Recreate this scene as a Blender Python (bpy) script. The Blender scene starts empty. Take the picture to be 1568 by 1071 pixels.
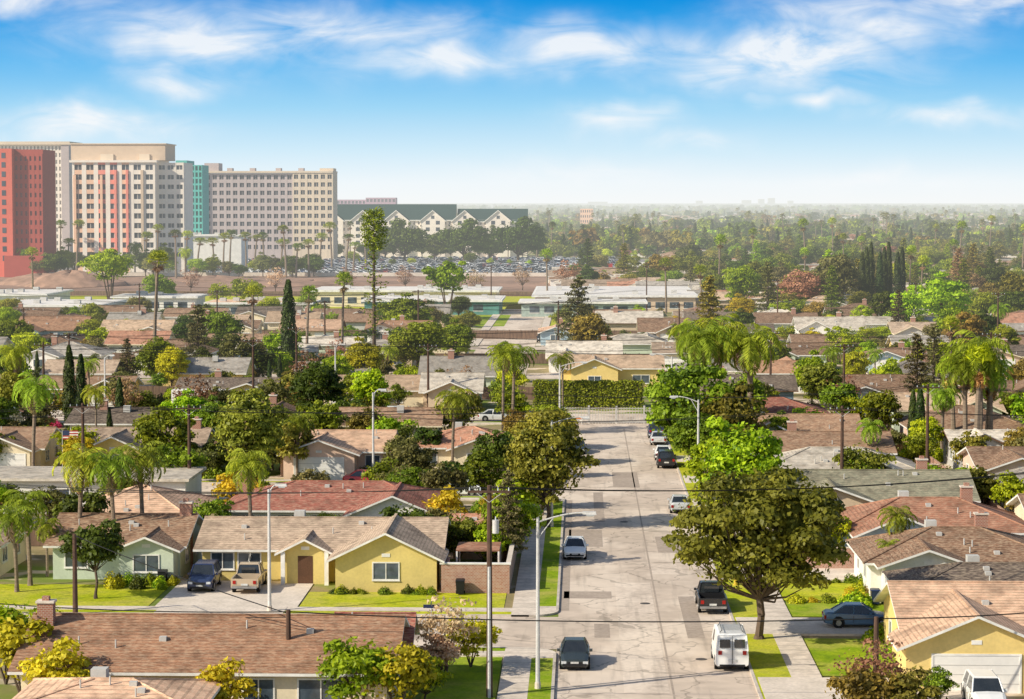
import bpy, math, random
import numpy as np
from mathutils import Vector, Matrix
random.seed(7); R=np.random.RandomState(11)
D=bpy.data; C=bpy.context; SC=C.scene
H=28.0; F=3600.0
TILT=math.atan(225.5/F); YAW=math.atan(106/F)
# ---------------------------------------------------------------- camera
cam=D.cameras.new("camera"); co=D.objects.new("camera",cam); SC.collection.objects.link(co)
cam.lens=36*F/1568; cam.sensor_width=36; cam.clip_start=1; cam.clip_end=90000
co.location=(0,0,H); co.rotation_euler=(math.pi/2-TILT,0,YAW); SC.camera=co
SC.view_settings.view_transform='Standard'; SC.view_settings.look='None'; SC.view_settings.exposure=0
def XY(px,py): # street-plan coordinate helper
    Y=100800.0/(py-310.0); return ((px-890)*Y/F, Y)
def XA(px,Y): return (px-890)*Y/F
# ---------------------------------------------------------------- materials
hz=D.node_groups.new("painted_aerial_haze",'ShaderNodeTree')  # air-light painted into every material: pale emission mixed in with distance
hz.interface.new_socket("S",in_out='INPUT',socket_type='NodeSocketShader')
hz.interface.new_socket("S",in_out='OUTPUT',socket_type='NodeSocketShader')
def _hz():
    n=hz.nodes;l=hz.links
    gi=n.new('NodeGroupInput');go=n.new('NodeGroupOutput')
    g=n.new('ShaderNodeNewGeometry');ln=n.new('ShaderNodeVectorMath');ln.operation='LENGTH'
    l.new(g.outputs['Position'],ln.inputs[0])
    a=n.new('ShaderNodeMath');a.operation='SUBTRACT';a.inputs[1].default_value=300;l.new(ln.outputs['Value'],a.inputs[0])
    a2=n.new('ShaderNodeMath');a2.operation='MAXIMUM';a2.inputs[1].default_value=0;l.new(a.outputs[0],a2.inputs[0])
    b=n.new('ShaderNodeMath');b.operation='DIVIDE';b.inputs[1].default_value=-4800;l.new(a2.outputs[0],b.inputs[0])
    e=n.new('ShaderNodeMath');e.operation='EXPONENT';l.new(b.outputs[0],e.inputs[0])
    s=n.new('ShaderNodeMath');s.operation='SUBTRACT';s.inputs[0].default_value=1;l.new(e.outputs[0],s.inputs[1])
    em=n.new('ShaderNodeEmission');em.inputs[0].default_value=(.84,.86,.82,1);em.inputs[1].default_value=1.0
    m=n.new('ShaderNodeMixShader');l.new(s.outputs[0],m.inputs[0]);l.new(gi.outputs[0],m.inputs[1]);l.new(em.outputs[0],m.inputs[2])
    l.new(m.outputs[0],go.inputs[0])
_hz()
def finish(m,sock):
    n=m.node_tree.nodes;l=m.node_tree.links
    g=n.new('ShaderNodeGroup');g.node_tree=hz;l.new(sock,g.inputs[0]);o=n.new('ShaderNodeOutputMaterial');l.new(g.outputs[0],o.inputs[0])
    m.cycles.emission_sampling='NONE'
def newmat(name):
    m=D.materials.new(name);m.use_nodes=True;m.node_tree.nodes.clear();return m
def c4(c): return (c[0],c[1],c[2],1)
def mixc(m,fac,a,b,bt='MIX'):
    n=m.node_tree.nodes;l=m.node_tree.links
    x=n.new('ShaderNodeMix');x.data_type='RGBA';x.blend_type=bt
    if isinstance(fac,(int,float)): x.inputs[0].default_value=fac
    else: l.new(fac,x.inputs[0])
    for i,v in ((6,a),(7,b)):
        if isinstance(v,tuple): x.inputs[i].default_value=c4(v)
        else: l.new(v,x.inputs[i])
    return x.outputs[2]
def noise(m,vec,scale,detail=4,lo=.35,hi=.65,stretch=None,rough=.55):
    n=m.node_tree.nodes;l=m.node_tree.links
    if stretch:
        mp=n.new('ShaderNodeMapping');mp.inputs['Scale'].default_value=stretch;l.new(vec,mp.inputs[0]);vec=mp.outputs[0]
    t=n.new('ShaderNodeTexNoise');t.inputs['Scale'].default_value=scale;t.inputs['Detail'].default_value=detail;t.inputs['Roughness'].default_value=rough
    l.new(vec,t.inputs['Vector'])
    r=n.new('ShaderNodeMapRange');r.inputs[1].default_value=lo;r.inputs[2].default_value=hi;l.new(t.outputs[0],r.inputs[0])
    return r.outputs[0]
def M(name,c1,c2=None,scale=1.0,rough=.85,bump=0,world=False,metal=0,ovar=0,spec=.3,fine=0.12,stretch=None,extra=None):
    m=newmat(name);n=m.node_tree.nodes;l=m.node_tree.links
    if c2 is None: c2=tuple(x*.78 for x in c1)
    if world: vec=n.new('ShaderNodeNewGeometry').outputs['Position']
    else: vec=n.new('ShaderNodeTexCoord').outputs['Object']
    f=noise(m,vec,scale,3,stretch=stretch)
    col=mixc(m,f,c1,c2)
    if fine:
        f2=noise(m,vec,scale*9,2,.3,.7)
        col=mixc(m,f2,col,mixc(m,fine*2,col,(0,0,0)))
    if extra: col=extra(m,vec,col)
    if ovar:
        oi=n.new('ShaderNodeObjectInfo');mr=n.new('ShaderNodeMapRange');mr.inputs[3].default_value=1-ovar;mr.inputs[4].default_value=1+ovar
        l.new(oi.outputs['Random'],mr.inputs[0]);hs=n.new('ShaderNodeHueSaturation');l.new(mr.outputs[0],hs.inputs['Value']);l.new(col,hs.inputs['Color']);col=hs.outputs[0]
    p=n.new('ShaderNodeBsdfPrincipled');l.new(col,p.inputs['Base Color']);p.inputs['Roughness'].default_value=rough;p.inputs['Metallic'].default_value=metal
    p.inputs['Specular IOR Level'].default_value=spec
    if bump:
        bf=noise(m,vec,scale*6,3,0,1);b=n.new('ShaderNodeBump');b.inputs['Strength'].default_value=bump;b.inputs['Distance'].default_value=.05
        l.new(bf,b.inputs['Height']);l.new(b.outputs[0],p.inputs['Normal'])
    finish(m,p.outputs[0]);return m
def shingle(m,vec,col):
    n=m.node_tree.nodes;l=m.node_tree.links
    s=n.new('ShaderNodeSeparateXYZ');l.new(vec,s.inputs[0])
    a=n.new('ShaderNodeMath');a.operation='MULTIPLY';a.inputs[1].default_value=9;l.new(s.outputs[2],a.inputs[0])
    fr=n.new('ShaderNodeMath');fr.operation='FRACT';l.new(a.outputs[0],fr.inputs[0])
    g=n.new('ShaderNodeMath');g.operation='LESS_THAN';g.inputs[1].default_value=.3;l.new(fr.outputs[0],g.inputs[0])
    k=n.new('ShaderNodeMath');k.operation='MULTIPLY';k.inputs[1].default_value=.34;l.new(g.outputs[0],k.inputs[0])
    col=mixc(m,k.outputs[0],col,(0.02,.015,.012))
    f=noise(m,vec,3.0,3,.42,.68,(1,1,9));col=mixc(m,f,col,mixc(m,.30,col,(.9,.72,.5)))
    f=noise(m,vec,1.3,3,.50,.72);col=mixc(m,f,col,mixc(m,.34,col,(.08,.05,.04)))
    f=noise(m,vec,.3,3,.5,.75);return mixc(m,f,col,mixc(m,.45,col,(.03,.025,.02)))
def RM(n,c): return M(n,c,tuple(x*.72 for x in c),1.2,.9,0,spec=.12,extra=shingle,ovar=.2)
roofs=dict(brown=RM("roof_brown",(.40,.23,.145)),tan=RM("roof_tan",(.66,.46,.31)),red=RM("roof_red",(.50,.165,.12)),grey=RM("roof_grey",(.45,.42,.38)),
 peach=RM("roof_peach",(.86,.54,.36)),dark=RM("roof_dark",(.17,.13,.11)),sage=RM("roof_sage",(.38,.37,.26)),pale=RM("roof_pale",(.80,.72,.61)),umber=RM("roof_umber",(.29,.16,.10)),terra=RM("roof_terra",(.60,.27,.17)),taupe=RM("roof_taupe",(.56,.41,.30)),char=RM("roof_charcoal",(.17,.16,.16)),rust=RM("roof_russet",(.52,.265,.155)))
def WM(n,c): return M("wall_"+n,c,tuple(x*.88 for x in c),.6,.9,0,fine=.05)
walls=dict(cream=WM("cream",(.88,.75,.53)),yellow=WM("yellow",(.88,.66,.25)),white=WM("white",(.9,.86,.79)),tan=WM("tan",(.70,.54,.38)),mint=WM("mint",(.64,.71,.55)),blue=WM("blue",(.42,.54,.60)),
 pink=WM("pink",(.85,.60,.46)),grey=WM("grey",(.60,.58,.54)),ochre=WM("ochre",(.76,.60,.22)))
TRIM=M("trim_white",(.90,.87,.81),fine=.03); WOODT=M("trim_brown",(.22,.12,.07))
GDOOR=M("garage_door",(.90,.87,.81),(.82,.79,.74),.4,.5,fine=.03)
DOORM=M("front_door",(.14,.07,.04))
GLASS=M("window_glass",(.035,.05,.065),(.1,.13,.16),.9,.08,spec=.8,fine=0)
def brickx(m,vec,col):
    n=m.node_tree.nodes;l=m.node_tree.links
    t=n.new('ShaderNodeTexBrick');t.inputs['Scale'].default_value=2.4;mp=n.new('ShaderNodeMapping');mp.inputs['Rotation'].default_value=(math.pi/2,0,0);l.new(vec,mp.inputs[0]);l.new(mp.outputs[0],t.inputs[0])
    l.new(col,t.inputs['Color1']);t.inputs['Color2'].default_value=(.36,.15,.09,1);t.inputs['Mortar'].default_value=(.48,.38,.31,1);t.inputs['Mortar Size'].default_value=.03
    return t.outputs[0]
BRICK=M("brick",(.42,.16,.10),(.33,.12,.08),1.5,extra=brickx)
BLOCK=M("block_wall",(.55,.33,.24),(.46,.27,.20),1.0,extra=brickx)
WOOD=M("weathered_wood",(.28,.18,.12),(.17,.11,.08),3,.9,0,stretch=(1,1,.2))
CONC=M("concrete",(.82,.71,.60),(.68,.59,.49),.5,.9,world=True,fine=.1)
def joints(m,vec,col):
    n=m.node_tree.nodes;l=m.node_tree.links;s=n.new('ShaderNodeSeparateXYZ');l.new(vec,s.inputs[0])
    a=n.new('ShaderNodeMath');a.operation='DIVIDE';a.inputs[1].default_value=1.5;l.new(s.outputs[1],a.inputs[0])
    fr=n.new('ShaderNodeMath');fr.operation='FRACT';l.new(a.outputs[0],fr.inputs[0])
    g=n.new('ShaderNodeMath');g.operation='LESS_THAN';g.inputs[1].default_value=.05;l.new(fr.outputs[0],g.inputs[0])
    out=mixc(m,g.outputs[0],col,(.30,.26,.22))
    f=noise(m,vec,.7,3,.5,.62,(1,.6,1));return mixc(m,f,out,mixc(m,.2,out,(.25,.2,.16)))
WALK=M("sidewalk_concrete",(.84,.72,.60),(.72,.62,.51),.35,.9,world=True,extra=joints)
KERB=M("kerb",(.70,.62,.53),(.56,.49,.42),.8,world=True)
def roadx(m,vec,col):
    n=m.node_tree.nodes;l=m.node_tree.links
    f=noise(m,vec,.16,4,.48,.56,(1,.35,1));col=mixc(m,f,col,mixc(m,.34,col,(.95,.82,.68)))
    f=noise(m,vec,.9,4,.55,.72,(1.6,.10,1));col=mixc(m,f,col,mixc(m,.30,col,(.18,.15,.12)))
    f=noise(m,vec,.35,5,.60,.66);col=mixc(m,f,col,mixc(m,.26,col,(.16,.13,.11)))
    v=n.new('ShaderNodeTexVoronoi');v.feature='DISTANCE_TO_EDGE';v.inputs['Scale'].default_value=.20
    t=n.new('ShaderNodeTexNoise');t.inputs['Scale'].default_value=.6;l.new(vec,t.inputs[0])
    ad=n.new('ShaderNodeVectorMath');ad.operation='MULTIPLY_ADD';ad.inputs[1].default_value=(2.5,2.5,0);l.new(t.outputs[1],ad.inputs[0]);l.new(vec,ad.inputs[2]);l.new(ad.outputs[0],v.inputs['Vector'])
    g=n.new('ShaderNodeMath');g.operation='LESS_THAN';g.inputs[1].default_value=.013;l.new(v.outputs[0],g.inputs[0])
    k=n.new('ShaderNodeMath');k.operation='MULTIPLY';k.inputs[1].default_value=.42;l.new(g.outputs[0],k.inputs[0])
    return mixc(m,k.outputs[0],col,(.18,.15,.12))
ROAD=M("worn_asphalt",(.69,.565,.455),(.60,.495,.40),.08,.92,world=True,extra=roadx,fine=.08,spec=.1)
PATCH=M("asphalt_patch",(.50,.41,.335),(.44,.36,.295),.3,.92,world=True,spec=.1)
PATCHL=M("concrete_patch",(.78,.655,.54),(.69,.575,.47),.3,.92,world=True,spec=.1,extra=roadx)
PARK=M("car_park_asphalt",(.24,.22,.21),(.30,.28,.26),.02,world=True)
def lawnx(m,vec,col):
    f=noise(m,vec,.28,5,.45,.68);col=mixc(m,f,col,mixc(m,.55,col,(.66,.52,.16)))
    f=noise(m,vec,1.1,3,.52,.66);col=mixc(m,f,col,mixc(m,.35,col,(.10,.18,.02)))
    f=noise(m,vec,7,2,.3,.7);return mixc(m,f,col,mixc(m,.4,col,(.05,.12,.01)))
LAWN=M("lawn_grass",(.38,.50,.02),(.25,.38,.015),.5,.95,world=True,extra=lawnx,spec=.05)
LAWNY=M("yellow_lawn_grass",(.68,.66,.04),(.50,.56,.02),.35,.95,world=True,extra=lawnx,spec=.05)  # yellower grass colour than the plain lawn
DIRT=M("bare_soil",(.48,.29,.20),(.30,.185,.13),.03,.95,world=True,fine=.2)
def groundx(m,vec,col):
    f=noise(m,vec,.05,3,.48,.54);col=mixc(m,f,col,(.17,.22,.03))
    f=noise(m,vec,.11,3,.55,.59);return mixc(m,f,col,(.62,.50,.38))
GROUND=M("ground_soil",(.40,.31,.16),(.25,.21,.09),.15,.95,world=True,extra=groundx)
BARK=M("bark",(.17,.12,.085),(.09,.065,.05),3,.95,0,stretch=(1,1,.3))
PBARK=M("palm_bark",(.33,.25,.18),(.2,.15,.11),3,.95,0,stretch=(.3,.3,3))
def LM(name,a,b,trans=.3):
    m=newmat("foliage_"+name);n=m.node_tree.nodes;l=m.node_tree.links
    at=n.new('ShaderNodeAttribute');at.attribute_name='lc'
    oi=n.new('ShaderNodeObjectInfo')
    col=mixc(m,at.outputs['Fac'],a,b)
    mr=n.new('ShaderNodeMapRange');mr.inputs[3].default_value=.7;mr.inputs[4].default_value=1.25;l.new(oi.outputs['Random'],mr.inputs[0])
    mh=n.new('ShaderNodeMapRange');mh.inputs[3].default_value=.465;mh.inputs[4].default_value=.515
    w=n.new('ShaderNodeMath');w.operation='MULTIPLY';w.inputs[1].default_value=7.3;l.new(oi.outputs['Random'],w.inputs[0]);fr=n.new('ShaderNodeMath');fr.operation='FRACT';l.new(w.outputs[0],fr.inputs[0]);l.new(fr.outputs[0],mh.inputs[0])
    hs=n.new('ShaderNodeHueSaturation');l.new(mr.outputs[0],hs.inputs['Value']);l.new(mh.outputs[0],hs.inputs['Hue']);l.new(col,hs.inputs['Color'])
    p=n.new('ShaderNodeBsdfPrincipled');l.new(hs.outputs[0],p.inputs['Base Color']);p.inputs['Roughness'].default_value=.5;p.inputs['Specular IOR Level'].default_value=.2
    t=n.new('ShaderNodeBsdfTranslucent');l.new(hs.outputs[0],t.inputs[0])
    mx=n.new('ShaderNodeMixShader');mx.inputs[0].default_value=trans;l.new(p.outputs[0],mx.inputs[1]);l.new(t.outputs[0],mx.inputs[2])
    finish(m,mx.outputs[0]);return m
LV=dict(dark=LM("dark",(.025,.045,.008),(.15,.21,.02)),mid=LM("mid",(.04,.08,.006),(.35,.44,.025)),lime=LM("lime",(.09,.19,.006),(.62,.76,.025),.35),
 gold=LM("gold",(.06,.05,.010),(.50,.40,.06)),rust=LM("rust",(.17,.09,.04),(.52,.32,.15)),olive=LM("olive",(.055,.06,.015),(.36,.35,.09)),
 yellow=LM("yellow",(.28,.27,.01),(.84,.74,.03)),needle=LM("needle",(.05,.05,.02),(.30,.26,.10)),palm=LM("palm",(.05,.12,.008),(.56,.68,.06),.35),
 cyp=LM("cypress",(.012,.026,.006),(.08,.12,.02),.1),skirt=LM("skirt",(.18,.12,.06),(.42,.30,.14)),skirtb=LM("skirt_bright",(.34,.22,.06),(.80,.56,.18)),flower=LM("flower",(.46,.26,.14),(.82,.62,.40)),
 street=LM("street",(.045,.065,.006),(.44,.44,.05)),far=LM("far",(.08,.11,.02),(.42,.44,.09)),bloom=LM("bloom",(.6,.03,.12),(.85,.15,.25)))
# ---------------------------------------------------------------- mesh helpers
def link(o,parent=None):
    SC.collection.objects.link(o)
    if parent: o.parent=parent
    return o
class MB:
    def __init__(s): s.v=[];s.f=[];s.m=[];s.mats=[]
    def mi(s,mat):
        if mat not in s.mats: s.mats.append(mat)
        return s.mats.index(mat)
    def face(s,pts,mat):
        b=len(s.v);s.v+=[tuple(p) for p in pts];s.f.append(tuple(range(b,b+len(pts))));s.m.append(s.mi(mat))
    def hexa(s,p,mat,skip=()):
        b=len(s.v);s.v+=[tuple(q) for q in p];k=s.mi(mat)
        for i,f in enumerate([(3,2,1,0),(4,5,6,7),(0,1,5,4),(1,2,6,5),(2,3,7,6),(3,0,4,7)]):
            if i in skip: continue
            s.f.append(tuple(b+j for j in f));s.m.append(k)
    def box(s,x0,x1,y0,y1,z0,z1,mat,skip=()):
        s.hexa([(x0,y0,z0),(x1,y0,z0),(x1,y1,z0),(x0,y1,z0),(x0,y0,z1),(x1,y0,z1),(x1,y1,z1),(x0,y1,z1)],mat,skip)
    def slab(s,a,b,c,d,t,mat,edge):
        tp=[Vector(q) for q in (a,b,c,d)];bt=[q-Vector((0,0,t)) for q in tp]
        s.face(tp,mat);s.face(bt[::-1],edge)
        for i in range(4):
            j=(i+1)%4
            if i==2: continue
            s.face([bt[i],bt[j],tp[j],tp[i]],edge)
    def tube(s,p0,p1,r0,r1,mat,n=8,cap=True):
        p0=Vector(p0);p1=Vector(p1);d=(p1-p0).normalized();u=d.orthogonal().normalized();w=d.cross(u)
        A=[p0+(u*math.cos(t)+w*math.sin(t))*r0 for t in [2*math.pi*i/n for i in range(n)]]
        B=[p1+(u*math.cos(t)+w*math.sin(t))*r1 for t in [2*math.pi*i/n for i in range(n)]]
        b=len(s.v);s.v+=[tuple(q) for q in A+B];k=s.mi(mat)
        for i in range(n):
            s.f.append((b+i,b+(i+1)%n,b+n+(i+1)%n,b+n+i));s.m.append(k)
        if cap: s.f.append(tuple(b+i for i in range(n))[::-1]);s.m.append(k);s.f.append(tuple(b+n+i for i in range(n)));s.m.append(k)
    def mesh(s,name):
        me=D.meshes.new(name);me.from_pydata(s.v,[],s.f)
        for m in s.mats: me.materials.append(m)
        me.polygons.foreach_set('material_index',s.m);me.update();return me
    def obj(s,name,loc=(0,0,0),rot=0,parent=None):
        o=D.objects.new(name,s.mesh(name));o.location=loc;o.rotation_euler=(0,0,rot);return link(o,parent)
def sheet(name,x0,x1,y0,y1,z,mat,th=None):
    b=MB()
    if th: b.box(x0,x1,y0,y1,z-th,z,mat,(0,))
    else: b.face([(x0,y0,z),(x1,y0,z),(x1,y1,z),(x0,y1,z)],mat)
    return b.obj(name)
# ---------------------------------------------------------------- foliage
class TM:
    def __init__(s,seed): s.V=[];s.mi=[];s.lc=[];s.r=np.random.RandomState(seed)
    def leaves(s,c,n,size,el,lc,mi=1,t=None):
        N=len(c);n=n/np.maximum(np.linalg.norm(n,axis=1,keepdims=True),1e-6)
        if t is None: t=s.r.normal(size=(N,3))
        t=t-n*np.sum(t*n,axis=1,keepdims=True);t/=np.maximum(np.linalg.norm(t,axis=1,keepdims=True),1e-6)
        b=np.cross(n,t);sz=np.asarray(size).reshape(-1,1)*np.ones((N,1))
        q=np.stack([c-t*sz*el/2,c+b*sz/2,c+t*sz*el/2,c-b*sz/2],1)
        s.V.append(q.reshape(-1,3));s.mi.append(np.full(N,mi));s.lc.append(lc)
    def tube(s,p0,p1,r0,r1,n=6,mi=0):
        p0=np.array(p0,float);p1=np.array(p1,float);d=p1-p0;L=np.linalg.norm(d)
        if L<1e-4:return
        d/=L;u=np.cross(d,[0.31,.2,.9]);u/=np.linalg.norm(u)+1e-9;w=np.cross(d,u)
        a=np.arange(n+1)*2*math.pi/n;ring=np.cos(a)[:,None]*u+np.sin(a)[:,None]*w
        A=p0+ring*r0;B=p1+ring*r1
        q=np.stack([A[:-1],A[1:],B[1:],B[:-1]],1);s.V.append(q.reshape(-1,3));s.mi.append(np.full(n,mi));s.lc.append(np.full(n,.5))
    def mesh(s,name,mats):
        V=np.concatenate(s.V).astype(np.float32);mi=np.concatenate(s.mi).astype(np.int32);lc=np.concatenate(s.lc).astype(np.float32)
        n=len(V)//4;me=D.meshes.new(name);me.vertices.add(len(V));me.vertices.foreach_set('co',V.ravel())
        me.loops.add(len(V));me.loops.foreach_set('vertex_index',np.arange(len(V),dtype=np.int32))
        me.polygons.add(n);me.polygons.foreach_set('loop_start',np.arange(n,dtype=np.int32)*4)
        for m in mats: me.materials.append(m)
        me.polygons.foreach_set('material_index',mi)
        a=me.attributes.new('lc','FLOAT','FACE');a.data.foreach_set('value',np.clip(lc,0,1))
        me.update(calc_edges=True);return me
def rdir(r,n):
    d=r.normal(size=(n,3));return d/np.linalg.norm(d,axis=1,keepdims=True)
def broad(seed,h=9,w=8,th=2.5,ncl=60,nl=150,leaf=.28,cr=.2,fill=.5,stem=.22,multi=False,lump=.19):
    T=TM(seed);r=T.r;cz=(th+h)/2;rz=(h-th)/2
    d=rdir(r,ncl);rad=r.uniform(fill,.92,(ncl,1));lp=1+lump*np.sin(d[:,0:1]*5+seed)+lump*.9*np.sin(d[:,1:2]*4+seed*2)
    cc=d*rad*lp*np.array([w/2,w/2,rz])+np.array([0,0,cz])
    top=np.array([0,0,th*.9])
    if multi:
        for k in range(4):
            a=k*1.57+r.uniform(0,1);T.tube((0,0,0),(math.cos(a)*w*.18,math.sin(a)*w*.18,cz*.9),stem*.7,stem*.35)
    else:
        bend=r.uniform(-.2,.2,2);m=np.array([bend[0],bend[1],th*.5]);T.tube((0,0,-.1),(0,0,.35),stem*1.5,stem);T.tube((0,0,.35),m,stem,stem*.85);T.tube(m,top,stem*.85,stem*.75);T.tube(top,(0,0,cz+rz*.3),stem*.7,stem*.25)
    for i in range(0,ncl,2 if ncl>30 else 1):
        st=top*.9 if not multi else np.array([cc[i,0]*.4,cc[i,1]*.4,cz*.8])
        mid=(st+cc[i])/2+np.array([0,0,-.08*h])*r.uniform(0,1)+r.normal(size=3)*.15
        T.tube(st,mid,stem*.35,stem*.2,4);T.tube(mid,cc[i],stem*.2,stem*.06,4)
    for i in range(ncl):
        n=int(nl*r.uniform(.5,1.4));dd=rdir(r,n);dd[:,2]=np.where(dd[:,2]<-.2,-dd[:,2]*.6,dd[:,2]);R0=cr*w*r.uniform(.55,1.3)*.7
        pos=cc[i]+dd*R0*(r.uniform(.2,1,(n,1))**.45)*np.array([1.1,1.1,.8])
        nn=dd+r.normal(size=(n,3))*.5+np.array([0,0,.25])
        k=r.uniform(0,1);T.leaves(pos,nn,leaf*r.uniform(.7,1.35,n),1.5,k*.6+r.uniform(0,.4,n))
    n=ncl*nl//8;dd=rdir(r,n);pos=dd*r.uniform(.6,1.05,(n,1))*np.array([w/2,w/2,rz])+np.array([0,0,cz])
    T.leaves(pos,dd+r.normal(size=(n,3))*.6,leaf*r.uniform(.6,1.2,n),1.6,r.uniform(0,1,n))
    return T
def palm(seed,h=8,nf=24,fl=2.6,trunk=.17,droop=1.0,lw=.09):
    T=TM(seed);r=T.r;b=r.uniform(-.3,.3,2);P=[np.array([b[0]*t*t,b[1]*t*t,h*t]) for t in np.linspace(0,1,7)]
    for i in range(6): T.tube(P[i],P[i+1],trunk*(1.35 if i==0 else 1),trunk*.92,8)
    top=P[-1];T.tube(top,top+[0,0,.5],trunk*.9,trunk*.5,8,1)
    for k in range(nf):
        a=k*2.399+r.uniform(-.2,.2);e=math.radians(80-105*((k+.5)/nf)+r.uniform(-8,8));L=fl*r.uniform(.85,1.15);brown=k>nf*.9
        hd=np.array([math.cos(a),math.sin(a),0]);p=top+[0,0,.4];ns=12;ang=e;pts=[p]
        for j in range(ns):
            p=p+(hd*math.cos(ang)+np.array([0,0,math.sin(ang)]))*L/ns;ang-=droop*.155*(1+j*.06);pts.append(p)
        for j in range(0,ns,3): T.tube(pts[j],pts[min(j+3,ns)],.035,.02,3,1)
        side=np.array([-hd[1],hd[0],0]);tt=np.linspace(.12,1,26)
        for sg in (-1,1):
            c=[];t_=[]
            for q in tt:
                x=q*ns;j=min(int(x),ns-1);pp=pts[j]+(pts[j+1]-pts[j])*(x-j);tg=pts[j+1]-pts[j];tg=tg/np.linalg.norm(tg)
                dv=side*sg*.9+tg*.45+np.array([0,0,-.55*droop])+r.normal(size=3)*.15;dv/=np.linalg.norm(dv)
                LL=fl*.26*(math.sin(math.pi*min(q*.85+.12,1))*.8+.2);c.append(pp+dv*LL/2);t_.append(dv*LL)
            c=np.array(c);t_=np.array(t_);LL=np.linalg.norm(t_,axis=1)
            nn=np.cross(t_,np.tile(pts[ns]-pts[0],(len(c),1)))+r.normal(size=(len(c),3))*.1
            T.leaves(c,nn,lw,1,r.uniform(.2,1,len(c))*.6+.3*r.uniform(),2 if brown else 1,t_)
            V=T.V[-1].reshape(-1,4,3);tn=t_/LL[:,None];V[:,0]=c-tn*LL[:,None]/2;V[:,2]=c+tn*LL[:,None]/2;T.V[-1]=V.reshape(-1,3)
    return T
def fanpalm(seed,h=16,cr=1.5,n=40,skirt=True,trunk=.2,sk=.78):
    T=TM(seed);r=T.r;b=r.uniform(-.8,.8,2);P=[np.array([b[0]*t*t,b[1]*t*t,h*t]) for t in np.linspace(0,1,7)]
    for i in range(6): T.tube(P[i],P[i+1],trunk*(1.4-i*.1),trunk*(1.3-i*.1),7)
    top=P[-1]
    for k in range(n):
        dn=k>n*sk and skirt
        a=k*2.399;e=math.radians(75-120*k/n) if not dn else math.radians(-68+r.uniform(-15,10))
        d=np.array([math.cos(a)*math.cos(e),math.sin(a)*math.cos(e),math.sin(e)]);L=cr*r.uniform(.5,.75)*(1 if not dn else .8)
        tp=top if not dn else top-np.array([0,0,r.uniform(0,1.6 if sk<.7 else .5)])
        p=tp+d*L;T.tube(tp,p,.03,.02,3,1)
        nb=11;u=np.cross(d,[0,0,1]);u/=np.linalg.norm(u)+1e-6
        th=np.linspace(-1.25,1.25,nb);dirs=np.cos(th)[:,None]*d+np.sin(th)[:,None]*u+np.array([0,0,-.25])+r.normal(size=(nb,3))*.08
        LL=cr*.55;c=p+dirs*LL/2;nn=np.cross(dirs,u)+np.cross(u,d)
        T.leaves(c,nn+1e-3,.13*cr/1.5,LL/(.13*cr/1.5),r.uniform(.1,1,nb),1 if not dn else 2,dirs)
    return T
def cypress(seed,h=12,w=1.8,n=5000,leaf=.22):
    T=TM(seed);r=T.r;T.tube((0,0,0),(0,0,h*.9),.18,.04)
    t=r.uniform(0,1,n)**.85;z=.3+t*(h-.3);prof=np.sin(np.pi*np.clip(t*.86+.1,0,1))**.6*(1-.25*t);a=r.uniform(0,2*math.pi,n)
    lump=1+.13*np.sin(a*3+z*1.7)+.1*np.sin(a*5-z*2.9);rad=w/2*prof*lump*r.uniform(.75,1.05,n)
    c=np.stack([np.cos(a)*rad,np.sin(a)*rad,z],1);nn=np.stack([np.cos(a),np.sin(a),.3*np.ones(n)],1)+r.normal(size=(n,3))*.35
    T.leaves(c,nn,leaf*.7,2.2,r.uniform(0,1,n)*.7+.3*(np.sin(z*3+a*2)>0),1,np.tile([0,0,1.],(n,1))+r.normal(size=(n,3))*.3);return T
def pine(seed,h=12,w=7,nb=46,nl=90,leaf=.25,lo=.18,cone=True):
    T=TM(seed);r=T.r;T.tube((0,0,0),(0,0,h*.5),.28,.2);T.tube((0,0,h*.5),(0,0,h*.97),.2,.05)
    for k in range(nb):
        t=lo+(1-lo)*k/nb;a=k*2.399+r.uniform(-.3,.3);L=w/2*((1-t)**.7 if cone else math.sin(math.pi*(t*.8+.1)))*r.uniform(.65,1.15)+.3
        p0=np.array([0,0,h*t]);p1=p0+np.array([math.cos(a)*L,math.sin(a)*L,L*r.uniform(-.12,.22)]);T.tube(p0,p1,.07,.02,4)
        n=int(nl*(L/w*2+.35));s=r.uniform(.25,1,n)[:,None];pos=p0+(p1-p0)*s+r.normal(size=(n,3))*np.array([.32,.32,.13])*(.5+L*.25)
        T.leaves(pos,r.normal(size=(n,3))*.6+[0,0,.8],leaf*r.uniform(.6,1.2,n),2.0,r.uniform(0,1,n))
    return T
def norfolk(seed,h=27,leaf=.24):
    T=TM(seed);r=T.r;T.tube((0,0,0),(0,0,h*.5),.35,.25);T.tube((0,0,h*.5),(0,0,h*.98),.25,.05)
    for k in range(80):
        t=.28+.71*k/80;dense=t>.76;a=k*2.399;L=(.8+1.3*math.sin(math.pi*min(1,(t-.68)/.36))) if dense else r.uniform(.8,2.8)*(1 if r.uniform()<.55 else .3)
        p0=np.array([0,0,h*t]);p1=p0+np.array([math.cos(a)*L,math.sin(a)*L,L*.15]);T.tube(p0,p1,.06,.02,4)
        n=100 if dense else 14;s=r.uniform(.3,1,n)[:,None];pos=p0+(p1-p0)*s+r.normal(size=(n,3))*(.3 if dense else .16)
        T.leaves(pos,r.normal(size=(n,3))*.6+[0,0,.6],leaf*r.uniform(.6,1.2,n),1.8,r.uniform(0,1,n))
    return T
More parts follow.
